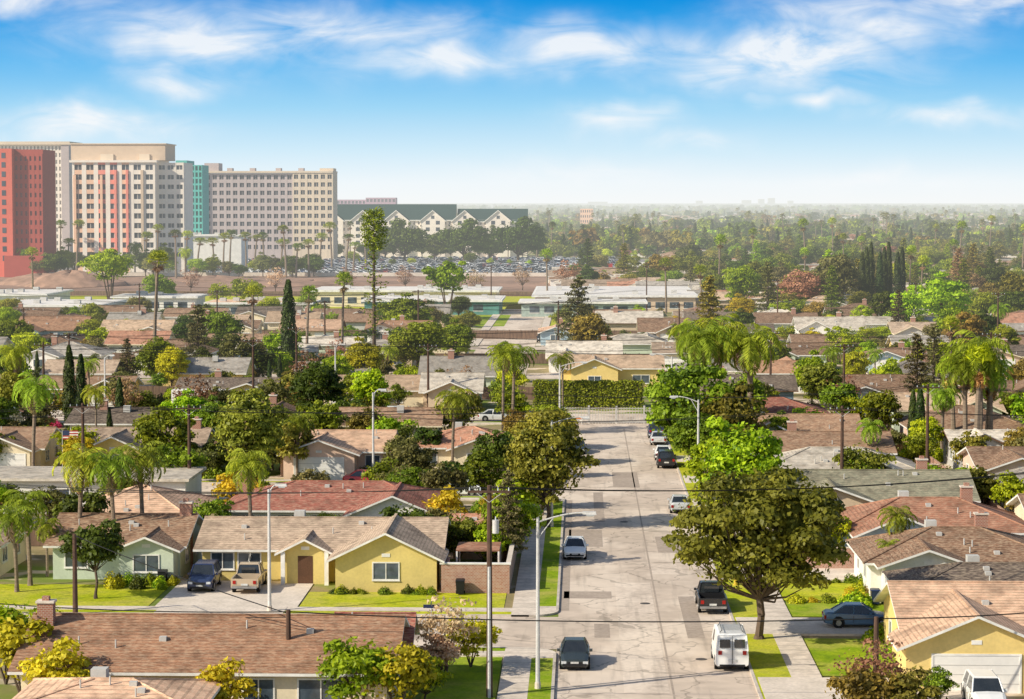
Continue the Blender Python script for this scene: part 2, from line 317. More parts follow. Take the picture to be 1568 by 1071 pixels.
def bush(seed,h=1.4,w=2,n=900,leaf=.16):
    T=TM(seed);r=T.r
    for k in range(5): T.tube((0,0,0),(r.uniform(-.3,.3)*w,r.uniform(-.3,.3)*w,h*.7),.03,.015,4)
    d=rdir(r,n);d[:,2]=abs(d[:,2]);lump=1+.15*np.sin(d[:,0]*6+seed)+.15*np.sin(d[:,1]*5)
    pos=d*(lump*r.uniform(.65,1.05,n))[:,None]*np.array([w/2,w/2,h]);T.leaves(pos,d+r.normal(size=(n,3))*.5,leaf*r.uniform(.7,1.3,n),1.5,r.uniform(0,1,n));return T
_mc={}
def variant(key,base,mats):
    k=(key,tuple(m.name for m in mats))
    if k not in _mc:
        if key not in _mc: _mc[key]=base()
        _mc[k]=_mc[key].mesh(key,mats)
    return _mc[k]
BR=dict(b1=lambda:broad(1,9,8,2.3,60,150,.30),b2=lambda:broad(2,10,7.5,2.8,55,150,.30,.22),b3=lambda:broad(3,7,8,2,50,140,.28,.21),b4=lambda:broad(4,9,9,2.5,34,180,.32,.2,.6),
 s1=lambda:broad(5,4.5,4,1.3,26,110,.22,.25,.4,.12),s2=lambda:broad(6,5,5,1.2,30,110,.24,.22,.4,.12,True),s3=lambda:broad(16,5.5,4.6,1.0,30,110,.24,.24,.35,.12),
 vase=lambda:broad(8,12,9,6,42,130,.34,.17,.5,.28,True),um=lambda:broad(9,11,13,3,50,150,.45,.17,.4,.4),
 q1=lambda:palm(11,8,28,2.9),q2=lambda:palm(12,6,26,2.6),q3=lambda:palm(13,9,34,3.6,.25,1.05,.12),q4=lambda:palm(14,10,26,3.0,.17,.85),
 f1=lambda:fanpalm(21,17,1.9),f2=lambda:fanpalm(22,14,1.7,36),f3=lambda:fanpalm(23,19,1.6,36),sk=lambda:fanpalm(24,12,2.1,80,True,.3,.6),
 c1=lambda:cypress(31,12,2.0),c2=lambda:cypress(32,9,1.5,3500),p1=lambda:pine(41,12,8),p2=lambda:norfolk(42),p3=lambda:pine(43,13,7,50,80),
 bu1=lambda:bush(51),bu2=lambda:bush(52,1.1,2.4,900),bare=lambda:broad(61,8,7,2,40,30,.25,.2,.3,.2))
KN=dict(b='broadleaf_tree',s='small_tree',v='broadleaf_tree',u='broadleaf_tree',q='queen_palm_tree',f='fan_palm_tree',c='cypress_tree',p='pine_tree')
def tree(kind,x,y,sc=1,pal='mid',rz=None,sz=None,name=None,wx=None):
    tr=PBARK if kind[0] in 'qf' or kind=='sk' else BARK
    me=variant(kind,BR[kind],[tr,LV[pal],LV['skirtb' if kind=='sk' else 'skirt']])
    nm=name or ('shrub' if kind[:2]=='bu' else 'bare_tree' if kind=='bare' else 'fan_palm_tree' if kind=='sk' else KN[kind[0]])
    o=D.objects.new(nm,me);o.location=(x,y,0);o.rotation_euler=(0,0,random.uniform(0,6.28) if rz is None else rz)
    wx=sc if wx is None else wx;o.scale=(wx,wx,sz or sc);return link(o)
def instances(name,kind,pal,pts,meshobj=None):
    V=[];Fc=[]
    for (x,y,s) in pts:
        a=random.uniform(0,6.28);b=len(V)
        for k in range(4): V.append((x+s*.7071*math.cos(a+k*math.pi/2),y+s*.7071*math.sin(a+k*math.pi/2),0))
        Fc.append((b,b+1,b+2,b+3))
    me=D.meshes.new(name);me.from_pydata(V,[],Fc);o=link(D.objects.new(name,me));o.instance_type='FACES';o.use_instance_faces_scale=True;o.show_instancer_for_render=False;o.show_instancer_for_viewport=False
    if meshobj is None:
        tr=PBARK if kind[0]=='f' else BARK
        meshobj=D.objects.new("member",variant(kind,BR[kind],[tr,LV[pal],LV['skirt']]));link(meshobj)
    meshobj.parent=o;return o
BR.update(d1=lambda:broad(71,9,9,1.5,22,26,.9,.24,.4,.25),d2=lambda:broad(72,7.5,11,1.5,24,26,.95,.2,.4,.25),d3=lambda:pine(73,13,6,30,16,.8),f9=lambda:fanpalm(74,15,2.0,20,False,.22),d4=lambda:cypress(75,12,2.4,350,.8))
# ---------------------------------------------------------------- ground & streets
sheet("ground",-40000,40000,-500,60000,0,GROUND)
RX0,RX1=-1.5,10.1
S1=(146,157.5);S2=(222,232);S3=(298,307)
g=.02
sheet("main_street",RX0,RX1,60,297,g,ROAD)
sheet("cross_street",-140,RX0,S1[0],S1[1],g,ROAD)
sheet("cross_street",-140,RX0,S2[0],S2[1],g,ROAD)
sheet("cross_street",-140,RX0-6,S3[0],S3[1],g,ROAD)
for y0 in (372,446): sheet("cross_street",-160,130,y0,y0+9,g,ROAD)
sheet("side_street",-20,-9,381,446,g,ROAD);sheet("side_street",-20,-9,455,640,g,ROAD)
sheet("sidewalk",-8.9,-7.2,456,600,.12,WALK,.15);sheet("sidewalk",-22,-20.1,456,600,.12,WALK,.15)
for (a,b,c,d,m) in [(2.4,5.0,60,121,PATCHL),(2.5,5.1,133,172,PATCHL),(6.9,8,150,166,PATCH),(-1,1.8,190,200,PATCH),(5.4,7.4,176,181,PATCHL),(3.2,5.8,230,243,PATCH),(-.6,2.0,255,268,PATCHL),(5.25,5.37,60,290,PATCH),(.9,1.9,150,155,PATCH),(-1.4,-.8,160,220,PATCH),(1.2,2.1,205,226,PATCH),(6.2,9.8,127,131,PATCH),(-1.2,2.2,165,168,PATCH),(-14,-9,149,151,PATCH),(-30,-24,152,155,PATCHL),(6.2,8.8,187,196,PATCH)]:
    sheet("road_patch",a,b,c,d,g+.006,m)
IRONC=M("cast_iron",(.10,.09,.085))
for x,y in [(4.2,128),(4.5,163),(3.8,205),(7.4,143)]:
    b=MB();b.tube((x,y,g+.007),(x,y,g+.02),.36,.36,IRONC,16);b.obj("manhole_cover")
def leftblock(y0,y1):
    sheet("kerb",RX0-.18,RX0,y0+2,y1-2,.15,KERB,.2)
    sheet("parkway_grass",RX0-1.5,RX0-.18,y0+3.5,y1-3.5,.135,LAWN,.2)
    sheet("sidewalk",RX0-3.2,RX0-1.5,y0+.2,y1-.2,.14,WALK,.2)
    for yy,s in ((y0,1),(y1,-1)):
        b=MB();r=2.0;cy=yy+s*3.5
        pts=[(RX0,cy)]+[(RX0-r+r*math.cos(t),yy+s*r-s*r*math.sin(t)) for t in np.linspace(0,math.pi/2,7)]+[(RX0-3.2,yy)]+[(RX0-3.2,cy)]
        z=.143;top=[(p[0],p[1],z) for p in pts]
        if s<0: top=top[::-1]
        n=len(top)
        b.face(top[::-1],WALK)
        for i in range(n): j=(i+1)%n;b.face([(top[i][0],top[i][1],0),(top[j][0],top[j][1],0),top[j],top[i]],KERB)
        b.obj("corner_pavement")
    sheet("kerb",-140,RX0-2,y0,y0+.18,.15,KERB,.2);sheet("kerb",-140,RX0-2,y1-.18,y1,.15,KERB,.2)
    sheet("sidewalk",-140,RX0-3.2,y0+1.3,y0+2.8,.14,WALK,.2);sheet("sidewalk",-140,RX0-3.2,y1-2.8,y1-1.3,.14,WALK,.2)
    sheet("parkway_grass",-140,RX0-3.2,y0+.18,y0+1.3,.135,LAWNY,.2);sheet("parkway_grass",-140,RX0-3.2,y1-1.3,y1-.18,.135,LAWN,.2)
leftblock(60,S1[0]);leftblock(S1[1],S2[0]);leftblock(S2[1],S3[0])
sheet("kerb",RX1,RX1+.18,60,296,.15,KERB,.2);sheet("parkway_grass",RX1+.18,12.4,60,296,.135,LAWNY,.2);sheet("sidewalk",12.4,14.2,60,296,.14,WALK,.2)
sheet("front_lawn",-19.5,-5.3,160.5,167.2,.03,LAWNY);sheet("front_lawn",-60,-30,160.5,170,.03,LAWNY);sheet("driveway",-29.5,-19.6,157.5,171.8,.06,CONC);sheet("driveway_apron",-29,-20.2,157.3,160.6,.158,CONC)
sheet("side_lawn",-9,-4.8,118,144,.05,LAWN)
def rlawn(y0,y1,m): sheet("front_lawn",14.2,21.5,y0,y1,.05,m)
for i,(a,b,m) in enumerate([(120,129,LAWNY),(138,150,LAWN),(158,163.5,LAWN),(164.5,172,LAWNY),(184,193,LAWN),(203,213,LAWNY),(222,232,LAWN),(243,250,LAWNY),(262,270,LAWN)]): rlawn(a,b,m)
for a,b in [(130,137),(151,157),(173,179),(195,201),(214,220),(233,239),(252,258)]: sheet("driveway",10.4,24,a,b,.162,CONC,.15)
# ---------------------------------------------------------------- houses
foot=[]
def window(b,x,z0,w,h,y=0,ax='f',fr=TRIM):
    def bx(x0,x1,d0,d1,z0,z1,m):
        if ax=='f': b.box(x0,x1,y-d1,y-d0,z0,z1,m)
        elif ax=='r': b.box(y+d0,y+d1,x0,x1,z0,z1,m)
        else: b.box(y-d1,y-d0,x0,x1,z0,z1,m)
    x0=x-w/2;x1=x+w/2;z1=z0+h
    bx(x0,x1,-.05,.015,z0,z1,GLASS)
    bx(x0-.09,x0,-.05,.06,z0-.09,z1+.09,fr);bx(x1,x1+.09,-.05,.06,z0-.09,z1+.09,fr)
    bx(x0,x1,-.05,.06,z1,z1+.09,fr);bx(x0-.12,x1+.12,-.05,.1,z0-.15,z0-.091,fr);bx(x0,x1,-.05,.058,z0-.09,z0,fr)
    if w>1: bx(x-.035,x+.035,-.05,.05,z0,z1,fr)
def garage(b,x,w,y,h=2.15):
    b.box(x-w/2,x+w/2,y-.03,y+.1,0,h,GDOOR)
    for i in range(1,4): b.box(x-w/2+.01,x+w/2-.01,y-.04,y-.03,h*i/4-.02,h*i/4+.02,walls['grey'])
    b.box(x-w/2-.12,x-w/2,y-.06,y+.1,0,h+.12,TRIM);b.box(x+w/2,x+w/2+.12,y-.06,y+.1,0,h+.12,TRIM);b.box(x-w/2,x+w/2,y-.055,y+.1,h,h+.12,TRIM)
def house(x,y,rot=0,w=15,d=10,eave=2.5,pitch=.3,roof='gable',wings=(),wall='cream',rf='brown',ops=(),chim=None,name='house',trim=None,oh=.6,reg=True,ret=False):
    b=MB();W=walls[wall];Rm=roofs[rf];tr=trim or TRIM;hw=w/2;rz=eave+pitch*d/2;t=.16
    b.box(-hw,hw,0,d,-.2,eave,W,(0,))
    ez=eave-oh*pitch
    if roof=='gable':
        b.slab((-hw-oh,-oh,ez+t),(hw+oh,-oh,ez+t),(hw+oh,d/2,rz+t),(-hw-oh,d/2,rz+t),t,Rm,tr)
        b.slab((hw+oh,d+oh,ez+t),(-hw-oh,d+oh,ez+t),(-hw-oh,d/2,rz+t),(hw+oh,d/2,rz+t),t,Rm,tr)
        b.box(-hw-oh,hw+oh,d/2-.12,d/2+.12,rz+t-.02,rz+t+.05,Rm)
        for s in (-1,1): b.face([(s*hw,0,eave-.001),(s*hw,d,eave-.001),(s*hw,d/2,rz)][::s],W)
    else:
        q=d/2;rl=max(hw-q,.3);e=[(-hw-oh,-oh,ez+t),(hw+oh,-oh,ez+t),(hw+oh,d+oh,ez+t),(-hw-oh,d+oh,ez+t)];r0=(-rl,q,rz+t);r1=(rl,q,rz+t)
        b.face([e[0],e[1],r1,r0],Rm);b.face([e[2],e[3],r0,r1],Rm);b.face([e[1],e[2],r1],Rm);b.face([e[3],e[0],r0],Rm)
        for i in range(4):
            p=e[i];k=e[(i+1)%4];b.face([(p[0],p[1],p[2]-t),(k[0],k[1],k[2]-t),k,p],tr)
        b.face([(p[0],p[1],p[2]-t) for p in e][::-1],tr)
        for p,k in ((e[0],r0),(e[1],r1),(e[2],r1),(e[3],r0),(r0,r1)): b.tube(p,k,.09,.09,Rm,5)
    for (xc,ww,pj,pw,feat) in wings:
        h2=eave+ww/2*pw;yb=min((h2-eave)/pitch+.3,d/2);ew=eave-oh*pw;y0=-pj;g2=.02
        b.box(xc-ww/2,xc+ww/2,y0,.05,-.2,eave-.01,W,(0,))
        b.slab((xc-ww/2-oh,.4,ew+t+g2),(xc-ww/2-oh,y0-oh,ew+t+g2),(xc,y0-oh,h2+t+g2),(xc,yb,h2+t+g2),t,Rm,tr)
        b.slab((xc+ww/2+oh,y0-oh,ew+t+g2),(xc+ww/2+oh,.4,ew+t+g2),(xc,yb,h2+t+g2),(xc,y0-oh,h2+t+g2),t,Rm,tr)
        b.box(xc-.1,xc+.1,y0-oh,yb,h2+t,h2+t+.07,Rm)
        b.face([(xc-ww/2,y0,eave-.011),(xc+ww/2,y0,eave-.011),(xc,y0,h2)],W)
        b.box(xc-.3,xc+.3,y0-.03,y0,eave+.1,eave+.35,tr)
        if feat=='garage': garage(b,xc,min(4.9,ww-1),y0)
        elif feat=='window': window(b,xc,.95,1.8,1.15,y0)
        elif feat=='porch':
            b.box(xc-.55,xc+.55,y0-.02,y0+.05,0,2.1,DOORM)
            for s in (-1,1): b.box(xc+s*ww/2-.15,xc+s*ww/2+.15,y0-.5,y0-.2,0,eave,tr)
    for (ox,ow,k) in ops:
        if k=='w': window(b,ox,.95,ow,1.15,0)
        elif k=='g': garage(b,ox,ow,0)
        elif k=='d':
            b.box(ox-.5,ox+.5,-.03,.05,0,2.1,DOORM);b.box(ox-.62,ox-.5,-.06,.05,0,2.2,tr);b.box(ox+.5,ox+.62,-.06,.05,0,2.2,tr);b.box(ox-.8,ox+.8,-1.1,0,-.1,.12,CONC)
    for s,ax in ((1,'r'),(-1,'l')):
        window(b,d*.3,1.0,1.4,1.0,s*hw,ax);window(b,d*.72,1.0,1.0,1.0,s*hw,ax)
    if chim is not None:
        cx,cy=chim;b.box(cx-.45,cx+.45,cy-.35,cy+.35,0,rz+1.0,BRICK);b.box(cx-.52,cx+.52,cy-.42,cy+.42,rz+1.0,rz+1.12,CONC);b.box(cx-.2,cx+.2,cy-.2,cy+.2,rz+1.12,rz+1.35,BRICK)
    rr=random.Random(int(x*7+y*13))
    for i in range(5):
        px_=rr.uniform(-hw*.8,hw*.8);py_=rr.uniform(.8,d*.42);zz=eave+pitch*py_+t
        if roof!='gable': px_*=.5
        if i<3: b.tube((px_,py_,zz-.1),(px_,py_,zz+.45),.05,.05,walls['grey'],6)
        else: b.box(px_-.2,px_+.2,py_-.2,py_+.2,zz-.1,zz+.18,walls['grey'])
    if rr.random()<.2: b.box(-hw*.3,-hw*.3+.8,d*.6,d*.6+.8,rz-.3,rz+.5,walls['grey'])
    if ret: return b.mesh(name)
    if reg:
        c,s=math.cos(rot),math.sin(rot);cx=x-s*d/2;cy=y+c*d/2;foot.append((cx,cy,(w/2+1.2) if abs(c)>.5 else d/2+1.5,(d/2+1.5) if abs(c)>.5 else w/2+1.2))
    return b.obj(name,(x,y,0),rot)
house(-19.3,172,0,17.4,10,2.45,.3,'gable',[(5.3,7.3,4.6,.48,'window'),(-.9,3.2,1.3,.5,'porch')],'ochre','taupe',[(-7.2,1.6,'w'),(-5.2,1.6,'w')],None,'ranch_house')
b=MB();b.box(-10,-9.6,167.2,171,0,2.0,BLOCK);b.box(-10,-5.1,167.0,167.3,0,2.1,BLOCK);b.box(-10.1,-5.0,166.95,167.35,2.1,2.2,TRIM);b.box(-5.35,-5.1,167.3,204,0,1.9,BLOCK);b.box(-5.4,-5.05,167.4,204,1.9,1.98,CONC);b.obj("block_wall_fence")
b=MB();b.box(-9.2,-6,172,176,2.3,2.42,roofs['terra']);[b.box(x,x+.12,y,y+.12,0,2.3,TRIM) for x in (-9.2,-6.12) for y in (172,175.88)];b.obj("patio_cover")
house(-8,183,0,4,6,2.3,.25,'gable',[],'pink','terra',[(0,1.2,'w')],None,'garden_shed')
house(-20.5,126,0,20,11.2,2.6,.34,'gable',[],'cream','rust',[(3,1.6,'w'),(6.4,2.4,'w')],(-9.6,4.5),'ranch_house')
house(-12.0,133.5,0,3.6,5,2.5,.55,'gable',[],'white','red',[],None,'garden_shed')
house(-24,115.5,0,9,7,2.6,.22,'hip',[],'cream','peach',[],None,'house')
house(-20.5,193,0,18,10.5,2.6,.3,'hip',[(5.2,7.0,3.2,.42,'window')],'white','red',[(-3.5,2.2,'w'),(-.9,2.0,'w'),(1,1.2,'w'),(-7.3,1.4,'w')],(-8,5),'ranch_house')
house(-36.5,188,0,9,12,2.6,.28,'hip',[],'pink','peach',[(0,1.6,'w')],None)
house(-34.5,172.5,0,9.5,10,2.6,.3,'gable',[(2.6,4,2,.4,'window')],'mint','umber',[(-3,1.6,'w')],(4.4,5))
house(-49,172,0,11,10,2.6,.3,'hip',[],'cream','tan',[(0,1.6,'w')])
b=MB();b.box(-56,-35.5,0,9,0,3,walls['white']);b.box(-56.4,-35.1,-.5,9.4,3,3.25,roofs['pale']);[window(b,x,1,2,1.2,0) for x in (-52,-47,-42,-38)];b.obj("flat_roofed_house",(0,209,0));foot.append((-45,213,12,6))
house(-25.3,239,0,11,10,2.6,.3,'gable',[(-1.2,7.2,3,.36,'garage')],'pink','peach',[(4,1.4,'w')])
house(-11.8,243,0,11,10,2.6,.3,'hip',[(1,5,2,.36,'window')],'cream','terra',[(-4,1.6,'w')])
house(-45.5,241,0,12,10,2.6,.3,'gable',[(-2.5,6,2.5,.45,'window')],'yellow','taupe',[(3,1.8,'w')],(5,5))
house(-62,241,0,12,10,2.6,.3,'gable',[(2.5,6,2.5,.4,'garage')],'cream','brown',[])
RN=['brown','brown','brown','tan','umber','grey','taupe','rust','dark','umber','sage','char','tan','terra','pale','grey','umber','peach','dark','pale']
def auto(x,y,rot=0,wmax=13.5,depth=None):
    r=random
    w=r.uniform(9.5,wmax);d=depth or r.uniform(8.0,11.5);rt=r.choice(['gable','gable','hip']);s=r.choice([-1,1]);ww=r.uniform(5.0,6.6)
    wings=[(s*(w/2-ww/2-.1),ww,r.uniform(1.5,4.5),r.uniform(.3,.5),r.choice(['garage','garage','window']))] if r.random()<.75 else []
    ops=[(-s*w*.28,2.0,'w'),(-s*w*.05,1,'d')]
    if not wings: ops.append((s*w*.27,4.2,'g'))
    return house(x,y,rot,w,d,2.4+r.uniform(0,.6),r.uniform(.22,.42),rt,wings,r.choice(['cream','white','tan','white','mint','blue','pink','yellow','cream','grey','white']),r.choice(RN),ops,(r.uniform(-w*.3,w*.3),d*.55) if r.random()<.45 else None,trim=r.choice([None,None,None,WOODT,walls['cream']]))
def row(y,flip,x0,x1,skip=()):
    x=x0
    while x<x1:
        if not any(a<x<b_ for a,b_ in skip):
            yy=y+random.uniform(-2,2)
            auto(x,yy+ (10 if flip else 0),math.pi if flip else 0)
            if not flip: sheet("driveway",x-5.5,x-1.5,y-9,y-1,.045,CONC)
        x+=random.uniform(15.5,19.5)
row(268,True,-72,-6)
row(316,False,-84,-36);house(-28,317,0,14,10,2.6,.3,'gable',[(-3.2,6.6,1.5,.32,'garage')],'cream','tan',[(3,1.6,'w')]);house(-17.5,315,0,7.5,10,2.6,.4,'gable',[(0,6,1,.42,'window')],'tan','pale',[])
row(343,True,-92,-8)
house(4.5,352,0,15,10,3.2,.3,'gable',[(-2.5,7,2.5,.4,'window')],'yellow','tan',[(4.5,2.4,'w')]);house(20,350,0,12,10,3,.3,'hip',[],'white','grey',[(0,2,'w')])
row(390,False,-105,78,((-24,-5),));row(418,True,-112,82,((-24,-5),))
row(464,False,-125,95,((-26,-3),));row(491,True,-130,105,((-26,-3),))
row(520,False,8,112);row(520,False,-140,-34);row(548,True,30,125);row(580,False,60,130)
row(343,True,30,66);row(316,False,22,60)
house(25.8,137,0,13,12,2.7,.34,'gable',[(-3.2,8,3.4,.42,'garage')],'yellow','peach',[(4,1.6,'w')],None,'ranch_house')
house(27.8,152,0,13,8,2.7,.3,'hip',[],'cream','dark',[(0,2,'w')],None,'ranch_house')
house(27.3,166,0,13.5,10,2.6,.32,'hip',[(-3,6,2,.35,'window')],'white','umber',[(3,1.6,'w')],(2,6),'ranch_house')
house(27.5,181,0,14.5,10,2.7,.36,'hip',[(-3,6.5,2.4,.42,'window')],'blue','terra',[(2.8,1.8,'w')],(3,5),'ranch_house')
house(25.5,201,0,16,11,2.6,.32,'gable',[(-4,6.5,2,.36,'window')],'tan','sage',[(2,1.8,'w')],(4.5,6),'ranch_house')
house(24.5,221,0,15,10,2.6,.34,'hip',[(3,6.5,2.5,.4,'window')],'white','pale',[(-3.5,1.8,'w')],None,'ranch_house')
house(24,239,0,15,10,2.6,.3,'gable',[],'cream','brown',[(-3,1.8,'w')],(-2,6));house(23.5,258,0,14,10,2.6,.32,'gable',[(-3,6.5,2.2,.42,'window')],'mint','brown',[(3,1.8,'w')])
house(22.5,280,0,14,10,2.6,.32,'hip',[(-3,6.5,2.2,.42,'garage')],'blue','red',[(3,1.8,'w')])
for yy in (186,206,226,246,266,286): auto(44+random.uniform(-1,1),yy,0,15)
for yy in (256,276): auto(60,yy)
for (x0,x1,y) in [(-58,-5.3,189),(-66,-5,261),(-90,-5,333),(-110,80,407),(-130,100,481)]:
    b=MB();x=x0
    while x<x1:
        e=min(x+2.4,x1);b.box(x,x+.12,y-.03,y+.09,0,1.95,WOOD);b.box(x+.12,e,y,y+.05,.05,1.8,WOOD);x=e
    b.obj("wooden_fence")
for y in (178.5,197.5,217,236,256,276):
    b=MB();b.box(17,36,y-.1,y+.1,0,1.7,BLOCK);b.box(16.95,36.05,y-.14,y+.14,1.7,1.78,CONC);b.obj("block_wall_fence")
b=MB();b.box(36,36.2,120,295,0,1.8,BLOCK);b.obj("block_wall_fence")
IRON=M("painted_iron",(.62,.60,.57),(.5,.48,.46),2,.5);BLACK=M("black_metal",(.02,.02,.022),None,2,.5)
b=MB();x=-2.5
while x<11.5: b.box(x,x+.06,296.97,297.03,0,2.1,IRON);x+=.36
b.box(-2.5,11.5,296.95,297.05,1.9,1.98,IRON);b.box(-2.5,11.5,296.95,297.05,.2,.28,IRON)
for x in np.arange(-2.5,12,3.5): b.box(x-.12,x+.12,296.9,297.1,0,2.3,IRON)
b.obj("iron_fence")
def hedge(x0,x1,y,d,h,pal,dens=110,leaf=.22):
    T=TM(int(abs(x0*3+y)));r=T.r;L=x1-x0;n=int(L*h*dens)
    f=r.randint(0,3,n);x=r.uniform(0,L,n);yy=r.uniform(0,d,n);z=r.uniform(0,h,n);nn=np.zeros((n,3))
    fr=f<2;yy=np.where(fr,np.where(r.rand(n)<.75,0,d),yy);z=np.where(~fr,h,z);nn[:,1]=np.where(fr,-1,0);nn[:,2]=np.where(fr,.3,1)
    c=np.stack([x,yy,z],1)+r.normal(size=(n,3))*.09;c[:,2]+=.08*np.sin(x*2.1)
    T.leaves(c,nn+r.normal(size=(n,3))*.5,leaf*r.uniform(.7,1.3,n),1.4,r.uniform(0,1,n))
    m=T.mesh("hedge",[BARK,LV[pal],LV['skirt']]);o=link(D.objects.new("hedge",m));o.location=(x0,y,0)
    k=MB();k.box(.1,L-.1,.12,d-.12,0,h-.1,BARK);k.obj("branches",parent=o)
hedge(-6.5,8.5,321,2,3.4,'mid',150);hedge(-13,-5.8,187,1.2,1.6,'mid');hedge(21,33,235.6,1,1.5,'mid');hedge(13,22,310,1.5,2.2,'dark')
sheet("cross_street",-7.5,12,297.5,311,.024,ROAD)
# ---------------------------------------------------------------- school & open land
def flat(name,x0,x1,y0,y1,h,wm,rm,band=None):
    b=MB();b.box(x0,x1,y0,y1,0,h,wm);b.box(x0-.8,x1+.8,y0-.8,y1+.8,h,h+.5,TRIM);b.box(x0-.3,x1+.3,y0-.3,y1+.3,h+.5,h+.55,rm)
    x=x0+2
    while x<x1-3: b.box(x,x+2.4,y0-.05,y0+.1,1,2.6,GLASS);b.box(x-.1,x+2.5,y0-.08,y0,.85,1,TRIM);x+=3.6
    for i in range(7): xx=random.uniform(x0+2,x1-2);yy=random.uniform(y0+3,y1-4);b.box(xx,xx+1.5,yy,yy+1.5,h+.55,h+1.4,walls['grey'])
    b.obj(name)
RW=M("white_roof_membrane",(.92,.86,.79),(.76,.72,.67),.1,.8);TEAL=M("teal_paint",(.14,.36,.32));TEALL=M("pale_teal_paint",(.46,.56,.50))
flat("school_building",XA(820,610),XA(1062,610),600,664,3.8,walls['tan'],RW);flat("school_building",XA(800,585),XA(985,585),575,592,3.2,TEALL,RW)
flat("school_building",XA(560,590),XA(765,590),585,612,3.2,TEAL,RW);flat("school_building",XA(480,630),XA(760,630),628,655,4,walls['cream'],RW);flat("school_building",XA(310,560),XA(470,560),565,580,3.4,walls['white'],roofs['peach'])
flat("warehouse",XA(-20,560),XA(165,560),545,575,3.6,walls['grey'],RW);flat("warehouse",XA(-20,620),XA(90,620),600,630,4,walls['white'],RW);flat("school_building",XA(175,600),XA(300,600),596,612,3.6,walls['white'],RW)
sheet("playing_field",-190,XA(860,700),615,700,.02,LAWNY);sheet("schoolyard_lawn",XA(690,560),XA(778,560),530,584,.03,LAWN);sheet("schoolyard_lawn",-7,12,530,572,.03,LAWNY)
sheet("bare_lot",-260,XA(880,800),700,890,.03,DIRT);sheet("car_park",-260,XA(1000,1000),890,1160,.03,PARK)
b=MB();b.box(-230,-5,0,.3,0,1.4,CONC);b.obj("perimeter_wall",(0,889,0));b=MB();b.box(-230,-8,0,.2,0,1.4,WOOD);b.obj("perimeter_wall",(0,701,0))
for (mx,my,mr,mh) in [(XA(105,780),780,19,5),(XA(60,800),800,20,3.5),(XA(330,830),830,16,2),(XA(480,790),790,25,1.8)]:
    b=MB();n=20;rings=[]
    for k in range(6):
        t=k/5;rings.append([((mx+math.cos(a)*mr*(1-t)*(1+.2*math.sin(a*3+k))),my+math.sin(a)*mr*(1-t)*.7,mh*math.sin(t*math.pi/2)*(1+.1*math.sin(a*5))) for a in [2*math.pi*i/n for i in range(n)]])
    for k in range(5):
        for i in range(n): j=(i+1)%n;b.face([rings[k][i],rings[k][j],rings[k+1][j],rings[k+1][i]],DIRT)
    b.obj("soil_mound")
# ---------------------------------------------------------------- towers
def P(n,c): return M(n,c,tuple(x*.9 for x in c),.05,.85,fine=.04)
WIN=M("tower_glass",(.04,.05,.065),(.10,.11,.13),.15,.15,spec=.7,fine=0)
tw=dict(white=P("tower_white",(.90,.80,.69)),red=P("tower_red",(.72,.17,.12)),rdark=P("tower_dark_red",(.42,.09,.07)),beige=P("tower_beige",(.68,.52,.38)),pinkp=P("tower_coral",(.90,.30,.23)),teal=P("tower_teal",(.12,.50,.44)),grey=P("tower_grey",(.54,.45,.43)),sand=P("tower_sand",(.76,.62,.47)),peach=P("tower_peach",(.90,.56,.38)),dgreen=P("roof_dark_green",(.03,.07,.065)),lil=P("tower_lilac",(.46,.30,.38)))
def grid(b,x0,x1,y,z0,z1,nc,nr,wall,fx=.5,fz=.5,side=None,depth=12,dep=.5,colm=None):
    """facade facing -Y: piers and spandrels in front of recessed glass"""
    cw=(x1-x0)/nc;rh=(z1-z0)/nr
    b.box(x0+.02,x1-.02,y+dep,y+dep+.2,0,z1,WIN);b.box(x0,x1,y+dep+.2,y+depth,0,z1,wall)
    pw=cw*(1-fx)
    for i in range(nc+1):
        xc=x0+i*cw;a=max(x0,xc-pw/2);c=min(x1,xc+pw/2);b.box(a,c,y,y+dep,0,z1,wall)
    for i in range(nc):
        a=x0+i*cw+pw/2;c=x0+(i+1)*cw-pw/2;m=colm(i) if colm else wall
        for j in range(nr+1):
            zc=z0+j*rh;lo=max(0,zc-rh*(1-fz)/2);hi=min(z1,zc+rh*(1-fz)/2)
            if j==0: lo=0
            b.box(a,c,y+.04,y+dep,lo,hi,m)
        b.box((a+c)/2-.08,(a+c)/2+.08,y+dep-.1,y+dep-.01,z0,z1,wall)
def zt(py,Y): return H-(py-310)*Y/F
Y=1010;b=MB();grid(b,XA(-30,Y),XA(92,Y),Y,6,zt(222,Y),22,16,tw['white'],.45,.6,depth=25);b.box(XA(92,Y),XA(104,Y),Y-1,Y+25,0,zt(220,Y),tw['grey']);b.box(XA(-30,Y),XA(104,Y)+.5,Y-1.5,Y+25,zt(222,Y)+.05,zt(217,Y),tw['sand']);b.obj("lattice_hotel_tower")
Y=880;b=MB();grid(b,XA(18,Y),XA(62,Y),Y,5,zt(236,Y),6,12,tw['rdark'],.4,.5,depth=22);b.box(XA(-40,Y),XA(18,Y)-.02,Y-3,Y+22,0,zt(228,Y),tw['red'])
for j in range(12): b.box(XA(2,Y),XA(8,Y),Y-3.1,Y-3,6+j*3.5,8+j*3.5,WIN)
b.box(XA(18,Y),XA(62,Y),Y+1,Y+22,zt(236,Y),zt(229,Y),tw['rdark']);b.box(XA(10,Y),XA(70,Y),Y-9,Y-3.2,0,8,tw['rdark']);b.obj("red_hotel_tower")
Y=940;b=MB();x0,x1=XA(108,Y),XA(236,Y);zz=zt(249,Y)
grid(b,x0,x1,Y,5,zz,7,10,tw['white'],.62,.55,depth=28,colm=lambda i:[tw['peach'],tw['peach'],tw['pinkp'],tw['pinkp'],tw['peach'],tw['white'],tw['white']][i])
